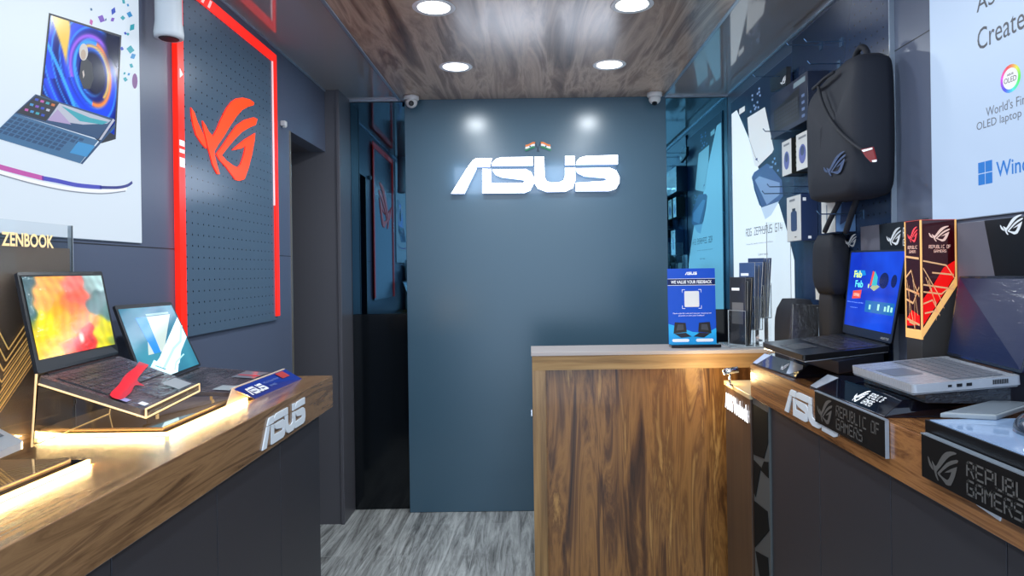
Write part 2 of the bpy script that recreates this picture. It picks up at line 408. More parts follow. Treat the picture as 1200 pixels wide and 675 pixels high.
b = MB()
b.box(XL - .08, XL, YN, 3.17, 0, ZC + .1, WALL)
b.box(XL - .08, XL, 3.17, 3.725, 2.085, ZC + .1, WALL)
b.box(XL, XL + .0006, YN, 3.168, 1.486, 1.489, DARK)
struct(b, 'wall_left')
b = MB()                                                  # the end wall of the side passage and the jamb beside the mirror
PIL = mat('slate_jamb', (88, 87, 93), 0.4)
b.box(-2.0, -1.06, 3.725, 3.96, 0, ZC + .1, PIL)
struct(b, 'wall_passage_end')
b = MB(); b.box(-2.05, -2.0, 2.6, 3.96, 0, 2.5, PIL); b.box(-2.0, XL - .08, 2.6, 2.65, 0, 2.5, PIL); b.box(-2.0, XL - .08, 2.65, 3.725, 2.085, 2.14, PIL)
struct(b, 'wall_passage_side')
TRIMG = mat('champagne_trim', (150, 142, 128), 0.3, metal=0.6)
b = MB(); b.box(XL - .004, XL + .004, 3.166, 3.178, 0, 2.085, TRIMG); struct(b, 'trim_1')
b = MB(); b.box(-1.078, -1.058, 3.715, 3.735, 0, ZC, PIL); struct(b, 'trim_2', bevel=.003)
b = MB(); b.box(XR, XR + .08, YN, 4.0, 0, ZC + .1, WALL); b.box(XR - .0006, XR, YN, 2.14, 2.09, 2.093, DARK); struct(b, 'wall_right')
b = MB(); b.box(-1.07, XR, 3.97, 4.05, 0, ZC + .1, DARK); struct(b, 'wall_back')
b = MB()
b.box(XL - .08, -0.76, YN, 3.97, ZC, ZC + .06, CEILG); b.box(0.80, XR + .08, YN, 3.97, ZC, ZC + .06, CEILG)
b.box(-2.0, XL - .08, 2.6, 3.97, 2.5, 2.56, PIL)
b.box(-0.76, 0.80, YN, 3.97, ZC + .02, ZC + .06, CEILG)
struct(b, 'ceiling')
b = MB(); b.box(-0.745, 0.785, YN, 3.882, ZC - .02, ZC + .02, WOOD_C); struct(b, 'trim_3')
for k, (x0, x1) in enumerate(((-0.76, -0.745), (0.785, 0.80))):
    b = MB(); b.box(x0, x1, YN, 3.882, ZC - .024, ZC + .02, ALU); struct(b, 'trim_%d' % (4 + k), bevel=.002)
for k, (x0, x1) in enumerate(((-1.06, -0.725), (0.80, XR))):
    b = MB(); b.box(x0, x1, 3.94, 3.955, ZC - .012, ZC, ALU); struct(b, 'trim_%d' % (6 + k))
b = MB(); b.box(XL, XL + .006, YN, 3.725, ZC - .008, ZC, ALU); struct(b, 'trim_8')
b = MB(); b.box(XR - .006, XR, YN, 3.95, ZC - .008, ZC, ALU); struct(b, 'trim_9')

# centre feature panel
b = MB(); b.box(-0.725, 0.802, 3.886, 3.969, 0.001, ZC - .001, PANEL)
tag(b.build('feature_panel', origin=(0.04, 3.93, 0), bevel=.003), 'tall plain blue-grey glossy panel carrying the lit sign on the back wall', 'wall panel')
# tinted mirrors either side
def mirror(name, x0, x1, rot, label):
    t = thing(name, label, 'mirror', ((x0 + x1) / 2, 3.956, 0))
    b = MB(); b.box(x0, x1, 3.95, 3.962, 1.16, ZC - .015, MIRROR if x0 > 0 else MIRROR2); b.build('glass', t)
    b = MB(); b.box(x0, x1, 3.95, 3.962, 0.002, 1.158, mat('black_gloss_board', (14, 18, 22), .12)); b.build('lower_board', t)
    t.rotation_euler.z = rot; return t
mirror('tinted_mirror', -1.058, -0.727, math.radians(0.9), 'dark blue tinted mirror strip between doorway wall and feature panel, left')
mirror('tinted_mirror', 0.805, 1.178, 0, 'dark blue tinted mirror strip beside the lit laptop poster, right of feature panel')

# ================================================================== CEILING LAMPS
def downlight(x, y):
    t = thing('downlight', '', 'ceiling light', (x, y, ZC - .02), 'round recessed downlights in the wooden ceiling')
    b = MB(); b.lathe((x, y, ZC - .02), [(0.062, -0.001), (0.078, -0.004), (0.082, -0.001), (0.082, 0.004)], WHITE, n=40); b.build('trim_ring', t, smooth=True)
    b = MB(); b.lathe((x, y, ZC - .02), [(0.0, -0.0015), (0.062, -0.0015)], LAMP, n=40); b.build('diffuser', t)
    return t
d0 = downlight(*LAMPS[0])
labs = ['round downlight in wooden ceiling nearest the back panel, left one', 'round downlight in wooden ceiling nearest the back panel, right one',
        'round downlight cut by the top edge of the photo, left one', 'round downlight barely showing at the top edge, right one']
d0['label'] = labs[0]
for k in (1, 2, 3):
    c = copy_tree(d0); c.location = (LAMPS[k][0], LAMPS[k][1], ZC - .02); c['label'] = labs[k]

# ================================================================== LIT SIGN
x0, x1, z0, z1 = ASUS_BOX
t = thing('illuminated_sign', 'large white glowing ASUS letters mounted on the blue-grey back panel', 'sign', ((x0 + x1) / 2, 3.886, z0))
SIDE = mat('sign_return', (150, 165, 185), 0.4, emit=(150, 180, 255), es=0.5)
for nm, idx in (('letter', (0, 1)), ('letter', (2, 3)), ('letter', (4, 5, 6)), ('letter', (7, 8))):
    b = MB()
    mark(b, [ASUS[i] for i in idx], ASUS_BOX, YF(3.886), 0.004, SIGN, 0.035, SIDE)
    b.build(nm, t)
area('sign_glow', ((x0 + x1) / 2, 3.84, (z0 + z1) / 2 - .02), 0.95, 1.6, (0.72, 0.82, 1.0), (math.radians(90), 0, 0), 0.16, 'RECTANGLE')
# crossed flags
SAF = mat('flag_saffron', (235, 130, 60), 0.5); GRN = mat('flag_green', (40, 130, 90), 0.5); FW = mat('flag_white', (240, 240, 240), 0.5); NAV = mat('flag_navy', (40, 50, 110), 0.5)
for sgn, lab in ((-1, 'small tricolour flag above the lit letters, leaning left of its twin'), (1, 'small tricolour flag above the lit letters, leaning right of its twin')):
    c = onY(630.5, 178, 3.884)
    t = thing('crossed_flag', lab, 'flag', (c.x, 3.884, c.z), 'pair of crossed flags')
    b = MB(); b.tube([(c.x - sgn * .006, 3.880, c.z), (c.x + sgn * .018, 3.878, c.z + .062)], .0011, CHROME, 6); b.build('staff', t)
    b = MB()
    P0 = Vector((c.x + sgn * .016, c.z + .058)); ax = Vector((sgn * .92, -.25)).normalized(); up = Vector((-.1 * sgn, 1)).normalized()
    L_ = .058; H_ = .037
    for i, m in enumerate((SAF, FW, GRN)):
        v0 = -H_ * (i + 1) / 3; v1 = -H_ * i / 3; n = 8; vs = []
        for k in range(n + 1):
            wv = .003 * math.sin(k / n * 6)
            for v in (v0, v1):
                p = P0 + ax * (L_ * k / n) + up * (v + wv); vs.append((p.x, 3.880 - abs(wv) * .5, p.y))
        b.add(vs, [(2 * k, 2 * k + 2, 2 * k + 3, 2 * k + 1) for k in range(n)], m)
    p = P0 + ax * L_ * .5 + up * (-H_ * .5)
    b.add([(p.x + .0045 * math.cos(a), 3.8775, p.y + .0045 * math.sin(a)) for a in [k * math.pi / 6 for k in range(12)]], [tuple(range(12))], NAV)
    b.build('cloth', t, smooth=True, recalc=False)

# ================================================================== DOME CAMERAS
def dome(px, py, Y, label, tilt):
    c = onY(px, py, Y); z = ZC - .02
    t = thing('dome_camera', label, 'camera', (c.x, Y, z), 'white ceiling cameras')
    b = MB(); b.lathe((c.x, Y, z), [(0, 0), (.042, 0), (.044, -.006), (.042, -.022), (.036, -.026)], OFFW, n=32); b.build('mount', t, smooth=True)
    cc = Vector((c.x, Y, z - .034)); b = MB()
    prof = [(0.0001 + .034 * math.sin(math.pi * k / 14), -.034 * math.cos(math.pi * k / 14)) for k in range(15)]
    b.lathe(cc, prof, OFFW, n=28); b.build('eyeball', t, smooth=True)
    d = Vector(tilt).normalized(); b = MB()
    b.tube([cc + d * .020, cc + d * .0355], .015, PBLACK, 20); b.tube([cc + d * .034, cc + d * .037], .008, GLOSSB, 16)
    b.build('lens', t)
dome(482, 113, 3.80, 'white dome camera at the ceiling corner left of the sign panel', (0.15, -1, -0.5))
dome(767, 106, 3.80, 'white dome camera at the ceiling corner right of the sign panel', (-.1, -.45, -1.0))

# ================================================================== LEFT WALL
# backlit poster
def pxl(pts, X=-1.135, k=(1, 2)):
    return [(onX(x, y, X)[1], onX(x, y, X)[2]) for (x, y) in pts]
def PP(name, col, es):
    """translucent print lit from behind"""
    m = mat(name, tuple(c * .42 for c in col), 0.4, emit=col, es=es); return m
LB = PP('poster_backlight', (222, 236, 250), 0.80)
t = thing('laptop_poster', 'bright backlit poster of a two-screen laptop with a purple swoosh, left wall', 'poster', (XL, 1.4, 1.49))
b = MB(); b.box(XL + .001, XL + .004, 0.45, 1.945, 1.497, 2.40, ALU); b.build('backing', t)
b = MB(); f = LWf(XL + .004)
b.prism(rect(0.452, 1.943, 1.499, 2.398), f, 0, .002, LB)
E_ = 0.55
dk = PP('print_navy', (26, 42, 120), E_); mb_ = PP('print_blue', (44, 84, 220), E_); lb_ = PP('print_sky', (70, 170, 240), E_); og = PP('print_orange', (236, 130, 60), E_)
yl = PP('print_sand', (226, 186, 90), E_); pu = PP('print_purple', (140, 90, 220), E_); pk = PP('print_pink', (226, 100, 200), E_); tl = PP('print_teal', (60, 190, 210), E_)
lp = PP('print_pale', (214, 220, 240), E_); stl = PP('print_steel', (70, 126, 176), E_); std = PP('print_steel_dark', (40, 84, 134), E_); skn = PP('print_skin', (236, 224, 216), E_)
blk = PP('print_black', (34, 40, 60), .35)
SW = .0026
def art_swirl(u, v):
    yl_, bl_, lb__, nv_, og_, pu_, bk_ = (216, 176, 80), (38, 70, 216), (60, 150, 240), (22, 32, 104), (236, 130, 60), (150, 90, 210), (20, 26, 52)
    dx, dy = (u - .62) / .42, (v - .52) / .46
    ca, sa = math.cos(.45), math.sin(.45); X_, Y_ = dx * ca + dy * sa, (-dx * sa + dy * ca) / 1.18
    r = math.hypot(X_, Y_); a = math.atan2(Y_, X_)
    c = mixc(nv_, bl_, .5 + .5 * math.sin(r * 11 + a * 1.3 + 1))
    c = mixc(c, lb__, .8 * max(0, math.sin(r * 26 + a * 2)) ** 5)
    ring = math.exp(-((r - .62) / .05) ** 2); c = mixc(c, lb__ if a > 1 or a < -2 else og_, ring)
    ring = math.exp(-((r - .74) / .05) ** 2); c = mixc(c, pu_ if a > 0 else bl_, ring)
    ring = math.exp(-((r - .54) / .035) ** 2) * (1 if -1.2 < a < 1.6 else 0); c = mixc(c, yl_, ring)
    c = mixc(bk_, c, sstep(.36, .52, r))
    c = mixc(c, yl_, (1 - sstep(.0, .03, abs(u - .12 - .22 * (1 - v) ** .8) - .10 * sstep(.50, 1, v))) * sstep(.42, .6, v))
    c = mixc(c, bk_, sstep(.83, .95, u + .25 * v - .1) * sstep(.5, .8, v))
    c = mixc(c, lb__, (1 - sstep(.02, .05, abs(v - (.55 - 1.4 * (u - .05)) ))) * (1 if u < .5 else .3))
    return c
_q = pxl([(48.6, 110), (133, 158), (139.7, 43.5), (58.5, 18)])
def PSF(u, v, w_):
    p = [(_q[0][i] * (1 - u) * (1 - v) + _q[1][i] * u * (1 - v) + _q[2][i] * u * v + _q[3][i] * (1 - u) * v) for i in (0, 1)]
    return f(p[0], p[1], w_)
grid_art('screen_print', t, PSF, SW + .0005, 60, 60, art_swirl, .5)
def P(pts, m, k=0): b.flat(pxl(pts), f, SW + k * .0003, m)
def S(pts, wpx, m, k=1): b.stroke([tuple(q) for q in smooth_line(pxl(pts), 6)], wpx * .00245, f, SW + k * .0003, m)
P([(56.5, 15), (141.7, 41.5), (135, 163), (118, 168), (46.6, 112)], blk)
P([(58.5, 18), (139.7, 43.5), (133, 148), (110, 150), (48.6, 110)], dk, 1)
P(pxl and [(93, 72), (99, 68), (106, 74), (108, 92), (104, 104), (96, 104), (91, 90)], blk, 8)
b.flat([(p[0], p[1]) for p in pxl([(96 + 5.2 * math.cos(a), 61 + 10 * math.sin(a)) for a in [k * math.pi / 9 for k in range(18)]])], f, SW + .0027, PP('print_hair', (236, 232, 226), E_))
b.flat([(p[0], p[1]) for p in pxl([(95.6 + 3 * math.cos(a), 64 + 6 * math.sin(a)) for a in [k * math.pi / 9 for k in range(18)]])], f, SW + .0030, PP('print_face', (214, 190, 170), E_))
P([(94.4, 84), (96, 82), (97, 88), (95.4, 92)], skn, 10)
# second screen, keyboard
P([(40.4, 110.4), (131.6, 139), (114, 163), (15.5, 133)], std, 3)
P([(41, 112), (68, 121), (52, 142), (18, 132)], blk, 4)
P([(68, 121), (129, 141), (124, 145), (96, 146), (60, 141), (54, 141)], lp, 5); P([(70, 124), (104, 138), (126, 143), (118, 146), (92, 142)], tl, 6); P([(54, 141), (66, 128), (82, 146)], PP('print_lilac', (200, 180, 230), E_), 6)
for i, c in enumerate([mb_, pk, tl, og, lb_, pu, mb_, lp, pk, lb_, tl, mb_]):
    r, q = divmod(i, 4); x = 42 + q * 6.4 - r * 6; y = 116.5 + q * 2.1 + r * 6; P([(x - 2, y - 1.6), (x + 2, y - .6), (x + 1, y + 2), (x - 3, y + 1)], c, 5)
P([(15.5, 133), (114, 164.5), (92.5, 191.5), (-12, 160)], stl, 4)
for r in range(5):
    for q in range(13):
        uu0 = (q + .1) / 15; uu1 = (q + .86) / 15; v0 = .06 + (r + .08) * .155; v1 = .06 + (r + .84) * .155
        A_, B_, C_, D_ = (15.5, 134), (113, 165.5), (92.5, 190), (-12, 159)
        def bl(u, v): return (A_[0] * (1 - u) * (1 - v) + B_[0] * u * (1 - v) + C_[0] * u * v + D_[0] * (1 - u) * v, A_[1] * (1 - u) * (1 - v) + B_[1] * u * (1 - v) + C_[1] * u * v + D_[1] * (1 - u) * v)
        if q > 10 and r > 1: continue
        P([bl(uu0, v0), bl(uu1, v0), bl(uu1, v1), bl(uu0, v1)], std, 5)
P([(90, 166), (110, 171), (100, 184), (80, 179)], lb_, 6)
P([(92.5, 191.5), (133, 145), (134, 148), (95, 192.5)], std, 6)
P([(114, 164), (131, 139), (133, 141), (117, 164)], lp, 7)
# swoosh
S([(-20, 190), (0, 196), (26, 203), (50, 209)], 4.6, pk, 3); S([(48, 208.6), (66, 212), (90, 217), (118, 219.6)], 4.2, PP('print_indigo', (84, 90, 220), E_), 3); S([(116, 219.5), (136, 219.8), (148, 217.5), (154, 213.5)], 3.2, PP('print_indigo2', (60, 70, 160), E_), 3)
S([(-20, 196), (0, 202), (40, 213), (80, 221), (118, 224), (148, 221)], 3.4, PP('print_white', (246, 248, 252), .85), 2); S([(-20, 199), (0, 205), (40, 216), (80, 224), (118, 227), (146, 224)], 1.1, PP('print_shadow', (150, 160, 180), .5), 4)
for (x, y, s_, m) in ((132, 13, 5, mb_), (144, 2, 3, tl), (149, 6, 2, lb_), (151, 17, 4, lb_), (143, 21, 3, tl), (154, 32, 5, tl), (146, 39, 2, mb_), (149, 40, 2, tl), (152, 58, 5, tl), (155, 66, 4, lb_), (142, 57, 2.5, mb_), (118, 22, 5, pu), (131, 23, 3, pu), (123, 23, 2, stl), (106, 11, 2, stl), (106, 26, 4, pk), (153, 77, 3, tl), (150, 87, 2, lb_), (146, 93, 3, tl), (145, 86, 2, tl)):
    a0 = random.random() * 6
    P([(x + s_ * .75 * math.cos(a0 + a) * (1 + .3 * math.cos(2 * a)), y + s_ * math.sin(a0 + a)) for a in (0, 1.5, 3.1, 4.6)], m, 2)
P([(157 + 3.2 * math.cos(k * math.pi / 8), 95 + 9 * math.sin(k * math.pi / 8)) for k in range(16)], PP('print_mauve', (150, 100, 170), E_), 3)
b.build('printed_face', t, recalc=False)

# pegboard with red frame
PEG = mat('pegboard_navy', (62, 78, 100), 0.2, spec=0.6)
def pegify(m, col):
    N, L, P_ = nodes(m)
    g = N.new('ShaderNodeNewGeometry'); sx = N.new('ShaderNodeSeparateXYZ'); L.new(g.outputs['Position'], sx.inputs[0])
    def cell(o):
        a = N.new('ShaderNodeMath'); a.operation = 'MULTIPLY'; a.inputs[1].default_value = 1 / 0.038; L.new(o, a.inputs[0])
        c = N.new('ShaderNodeMath'); c.operation = 'FRACT'; L.new(a.outputs[0], c.inputs[0])
        d = N.new('ShaderNodeMath'); d.operation = 'SUBTRACT'; d.inputs[1].default_value = 0.5; L.new(c.outputs[0], d.inputs[0])
        e = N.new('ShaderNodeMath'); e.operation = 'POWER'; e.inputs[1].default_value = 2; L.new(d.outputs[0], e.inputs[0]); return e.outputs[0]
    s_ = N.new('ShaderNodeMath'); s_.operation = 'ADD'; L.new(cell(sx.outputs[1]), s_.inputs[0]); L.new(cell(sx.outputs[2]), s_.inputs[1])
    lt = N.new('ShaderNodeMath'); lt.operation = 'LESS_THAN'; lt.inputs[1].default_value = 0.0075; L.new(s_.outputs[0], lt.inputs[0])
    mx = N.new('ShaderNodeMix'); mx.data_type = 'RGBA'; L.new(lt.outputs[0], mx.inputs[0]); mx.inputs[6].default_value = rgb(*col); mx.inputs[7].default_value = rgb(14, 18, 26)
    L.new(mx.outputs[2], P_.inputs['Base Color'])
pegify(PEG, (82, 102, 122))
PEGR = mat('pegboard_navy_right', (34, 52, 84), 0.18, spec=0.6); pegify(PEGR, (36, 54, 84))
XF = -1.128
KP = 1.128 / 1.105
def ky(y): return y * KP
def kz(z): return EYE_H + (z - EYE_H) * KP
t = thing('pegboard_display', 'dark perforated wall panel in a glowing red frame with red eye-shaped logo', 'display panel', (XL, 2.52, 1.21))
b = MB(); b.box(XL + .001, XF, ky(2.11), ky(2.90), kz(1.205), kz(2.33), PEG); b.build('perforated_panel', t)
b = MB()
b.box(XL + .001, XF + .006, ky(2.088), ky(2.125), kz(1.205), kz(2.36), RED); b.box(XF, XF + .006, ky(2.875), ky(2.912), kz(1.222), kz(2.36), RED); b.box(XF, XF + .006, ky(2.125), ky(2.875), kz(2.322), kz(2.36), RED)
b.build('red_frame', t)
b = MB(); b.box(XF - .002, XF + .005, ky(2.870), ky(2.875), kz(1.7), kz(2.322), REDP); b.build('edge_highlight', t)  # white highlight on the strip's inner side, painted as a glowing bar
fr = LWf(XF + .0065); sk = [rect(ky(2.092), ky(2.122), kz(z0), kz(z1)) for (z0, z1) in ((1.745, 1.775), (1.79, 1.802), (1.812, 1.83))] + [[(ky(2.1), 2.04), (ky(2.1), 2.07), (ky(2.118), 2.055)]] + [[(2.20 + k * .045, kz(2.325)), (2.22 + k * .045, kz(2.355)), (2.235 + k * .045, kz(2.355)), (2.215 + k * .045, kz(2.325))] for k in range(4)]
for q in sk:
    b = MB(); b.prism(q, fr, 0, .001, REDP); b.build('frame_sticker', t)
b = MB(); mark(b, ROGM, (ky(ROG_BOX[0]), ky(ROG_BOX[1]), kz(ROG_BOX[2]), kz(ROG_BOX[3])), LWf(XF), .0005, mat('lit_red_orange_logo', (255, 60, 10), .3, emit=(255, 62, 8), es=.95), .004, RED); b.build('eye_logo', t)
# cable clip
b = MB(); c = onX(332.6, 146.7, XL + .01); b.box(XL, XL + .022, c.y - .018, c.y + .012, c.z - .006, c.z + .018, OFFW); b.tube([(XL + .012, c.y, c.z - .012), (XL + .012, c.y, c.z + .004)], .009, OFFW, 12)
tag(b.build('cable_clip', origin=(XL, c.y, c.z), bevel=.003), 'tiny white clip on the wall above the doorway corner', 'clip')
# hanging housing
HOUS = mat('pale_housing', (205, 210, 214), .45)
t = thing('hanging_housing', 'pale grey rounded housing hanging down in front of the red-framed panel', 'fixture', (-1.075, 1.99, 2.11))
b = MB(); b.lathe((-1.072, 1.99, 0), [(.0, 2.112), (.034, 2.110), (.040, 2.113), (.041, 2.125), (.037, 2.16), (.036, 2.40), (.036, 2.43)], HOUS, n=32); b.build('shell', t, smooth=True)
b = MB(); b.lathe((-1.072, 1.99, 0), [(.0, 2.1085), (.026, 2.1085), (.029, 2.111)], DARK, n=24); b.build('opening', t)

# ================================================================== COUNTERS
def counter(name, label, x0, x1, y0, y1, zb, wd, by0, by1, bx, seams, side):
    t = thing(name, label, 'counter', ((x0 + x1) / 2, (y0 + y1) / 2, 0))
    b = MB(); b.box(x0, x1, y0, y1, zb, 1.05, wd); b.build('worktop', t, bevel=.0015)
    edges = [by0] + seams + [by1]
    for a, c in zip(edges[:-1], edges[1:]):
        b = MB(); xa, xb = (bx - .018, bx) if side > 0 else (bx, bx + .018)
        b.box(xa, xb, a + .0015, c - .0015, 0.0, zb, CABG); b.build('front_panel', t, bevel=.0012)
    b = MB()
    if side > 0: b.box(x0, bx - .019, by0, by1, 0, zb, CABG)
    else: b.box(bx + .019, x1, by0, by1, 0, zb, CABG)
    b.build('carcass', t)
    return t
LC = counter('display_counter', 'left counter with thick walnut top over charcoal cabinet', XL + .001, -0.69, -0.4, 2.30, .942, WOOD_L, -0.4, 2.18, -0.70, [0.36, .73, 1.10, 1.47, 1.84], 1)
RC = counter('display_counter', 'right counter with thick walnut top over charcoal panels', 0.80, XR - .001, -0.4, 2.44, .93, WOOD_R, -0.4, 2.27, 0.812, [0.02, .395, .77, 1.145, 1.515, 1.89], -1)
# letters on the fascias
p0 = onX(307, 524, -.688); p1 = onX(357, 465, -.688)
def fascia_letters(fr, box, label):
    b = MB(); mark(b, ASUS, box, fr, .0005, LETTER, .004)
    u = (box[0] + box[1]) / 2
    o = b.build('brand_lettering', origin=fr(u, box[2], 0)); return tag(o, label, 'lettering', 'white letters on the counter edges')
fascia_letters(LWf(-.69), (p0.y, p1.y, .954, 1.030), 'white ASUS letters on the left counter edge')
rv = lambda y, z, w: Vector((.80 - w, -y, z))
fascia_letters(rv, (-2.105, -1.74, .948, 1.028), 'white ASUS letters on right counter edge, partly behind a black plaque')
b = MB(); b.prism([(-1.20, .968), (-1.14, .961), (-1.137, .985), (-1.20, .985)], rv, .0005, .003, LETTER)
tag(b.build('white_card', origin=(.80, 1.17, .961)), 'small white pointed card corner poking out below the nearest black plaque', 'card')

# low side cabinet with lit words, patterned end strip
t = thing('low_cabinet', 'low dark walnut cabinet with glowing white words beside the desk', 'cabinet', (.99, 2.6, 0))
b = MB(); b.box(.80, XR - .002, 2.445, 2.76, 0, .918, WOOD_D); b.build('carcass', t, bevel=.002)
TOPW = mat('cream_top', (190, 170, 135), .35)
b = MB(); b.box(.795, XR - .002, 2.44, 2.765, .918, .936, TOPW); b.build('top_board', t, bevel=.002)
b = MB()
rc = lambda y, z, w: Vector((.80 - w, -y, z))
text(b, 'ASUS Vivobook', (-2.752, -2.463, .826, .892), rc, .004, SIGN, bold=.04); b.build('glowing_words', t)
b = MB(); b.lathe((.90, 2.52, .936), [(0, .03), (.012, .03), (.016, .02), (.016, .004), (.012, 0)], BLACK, n=20); b.build('knob', t, smooth=True)
t = thing('patterned_strip', 'narrow charcoal upright panel with black triangles at the counter end', 'panel', (.9, 2.355, 0))
PATG = mat('pattern_grey', (74, 80, 82), .4); PATK = mat('pattern_black', (8, 12, 14), .7, spec=.2)
b = MB(); b.box(.806, .83, 2.272, 2.438, 0, .928, PATG); b.build('board', t, bevel=.002)
b = MB(); fr = RWf(.806)
def U(q): return 2.432 - q * .150
zz = [(0, .905), (1, .905), (1, .80), (.7, .735), (0, .725)]
tris = [[(0, .905), (1, .905), (1, .80), (.72, .735), (0, .72)], [(.72, .725), (1, .735), (1, .68), (.5, .685)], [(0, .70), (.5, .695), (.1, .57), (0, .58)], [(0, .55), (.9, .56), (1, .50), (0, .38)],
        [(.9, .40), (.05, .37), (.3, .30), (1, .27)], [(.35, .265), (.9, .25), (1, .18), (.35, .06), (0, .10), (0, .24)], [(0, .03), (.3, .05), (.6, .0), (0, .0)]]
for q in tris: b.prism([(U(u), z) for (u, z) in q], fr, 0, .002, PATK)
b.build('triangles', t)
# little chrome lamp
c = onZ(849.5, 450, .936)
t = thing('spot_lamp', 'small chrome swivel lamp on the low walnut cabinet', 'lamp', (c.x + .012, c.y - .03, .936))
bx_, by_ = c.x + .012, c.y - .03
b = MB(); b.lathe((bx_, by_, .936), [(0, .004), (.011, .004), (.012, 0)], CHROME, n=20); b.tube([(bx_, by_, .938), (bx_, by_, .985)], .0042, CHROME, 12); b.build('stem', t, smooth=True)
b = MB(); b.tube([(bx_ - .024, by_ + .004, .988), (bx_ - .012, by_, .991), (bx_ + .030, by_ - .012, 1.000)], [.0105, .0125, .0125], CHROME, 20); b.build('head', t, smooth=True)
b = MB(); b.tube([(bx_ - .026, by_ + .0045, .9877), (bx_ - .0235, by_ + .0042, .9882)], .009, LED, 16); b.build('bulb', t)
l = bpy.data.lights.new('spot_lamp_light', 'POINT'); l.energy = 2.6; l.color = (1.0, .70, .32); l.shadow_soft_size = .02
lo = bpy.data.objects.new('spot_lamp_light', l); COL.objects.link(lo); lo.location = (bx_ - .035, by_ + .035, .965)

# ================================================================== RECEPTION DESK
DX0, DX1, DY0, DY1 = 0.0, 1.17, 2.87, 3.12
t = thing('reception_desk', 'wooden reception desk with framed dark-streaked front panel', 'desk', (.58, 3.0, 0))
b = MB(); b.box(DX0, DX0 + .058, DY0, DY1 - .02, 0, .972, WOOD_FV); b.build('side_post', t, bevel=.001)
b = MB(); b.box(DX0, DX1, DY0, DY1 - .02, .972, 1.034, WOOD_F); b.build('front_beam', t, bevel=.001)
b = MB(); b.box(DX0 - .004, DX1, DY0 - .004, DY1, 1.034, 1.05, mat('lilac_grey_top', (176, 166, 162), .3)); b.build('top_board', t, bevel=.0015)
b = MB(); b.box(DX0 + .058, DX1, DY0 + .05, DY0 + .07, 0, .972, WOOD_P); b.build('front_panel', t)
b = MB(); b.box(DX0 - .009, DX0, DY0 + .02, DY0 + .05, .77, .80, CHROME); b.build('side_latch', t, bevel=.002)

# feedback stand
c0 = onY(783, 318, 2.98); c1 = onY(840, 402, 2.98)
BLU = mat('card_blue', (22, 76, 190), .25, emit=(20, 70, 190), es=.12); CY = mat('card_cyan', (40, 160, 225), .25, emit=(30, 150, 220), es=.1); NVY = mat('card_navy', (14, 28, 84), .25); CW = mat('card_white', (240, 244, 250), .35, emit=(240, 244, 250), es=.15)
t = thing('feedback_stand', 'blue feedback sign standing on the reception desk', 'sign', ((c0.x + c1.x) / 2, 2.98, 1.05))
b = MB(); b.box(c0.x + .006, c1.x + .014, 2.955, 3.02, 1.05, 1.064, GLOSSB); b.build('base', t, bevel=.003)
fx0, fx1, fz0, fz1 = c0.x, c1.x, 1.064, 1.403
yy = lambda u, v, w: Vector((fx0 + (fx1 - fx0) * u, 2.985 - w + (v * .012), fz0 + (fz1 - fz0) * v))
b = MB(); b.prism(rect(0, 1, 0, 1), yy, -.006, 0, BLU)
b.flat([(0, 0), (1, 0), (1, .21), (.8, .14), (.5, .16), (.25, .22), (0, .27)], yy, .0006, CY)
b.flat(rect(0, 1, .78, .862), yy, .0008, NVY); b.flat(rect(.0, 1, .776, .781), yy, .0009, CW); b.flat(rect(.0, 1, .862, .866), yy, .0009, CW)
text(b, 'WE VALUE YOUR FEEDBACK', (.07, .93, .80, .842), yy, .0012, CW, bold=.02)
mark(b, ASUS, (.37, .62, .915, .955), yy, .0012, CW)
b.flat(rrect(.345, .655, .49, .70, .02), yy, .001, mat('card_plate', (222, 226, 232), .4))
for (u, v, su, sv) in ((.30, .72, 1, -1), (.70, .72, -1, -1), (.30, .47, 1, 1), (.70, .47, -1, 1)):
    b.flat(rect(min(u, u + su * .06), max(u, u + su * .06), v - .003, v + .003), yy, .001, CW); b.flat(rect(u - .004, u + .004, min(v, v + sv * .04), max(v, v + sv * .04)), yy, .001, CW)
text(b, 'Please scan the code and rate your shopping and', (.10, .90, .395, .415), yy, .001, CW); text(b, 'provide us with your feedback', (.22, .76, .365, .385), yy, .001, CW)
b.flat(rrect(.07, .43, .03, .07, .03), yy, .001, CW); b.flat(rrect(.57, .94, .03, .07, .03), yy, .001, CW)
for s_, o_ in ((1, 0), (-1, 1)):
    g = lambda u: o_ + s_ * u
    b.flat([(g(.10), .14), (g(.13), .29), (g(.36), .28), (g(.38), .16)], yy, .0012, PBLACK); b.flat([(g(.12), .14), (g(.36), .15), (g(.48), .10), (g(.26), .085)], yy, .0014, mat('card_black', (30, 34, 48), .3))
    b.flat([(g(.16), .18), (g(.19), .26), (g(.31), .26), (g(.32), .19)], yy, .0016, mat('card_mid', (90, 70, 120) if s_ < 0 else (60, 66, 80), .3))
b.build('printed_board', t, recalc=False)

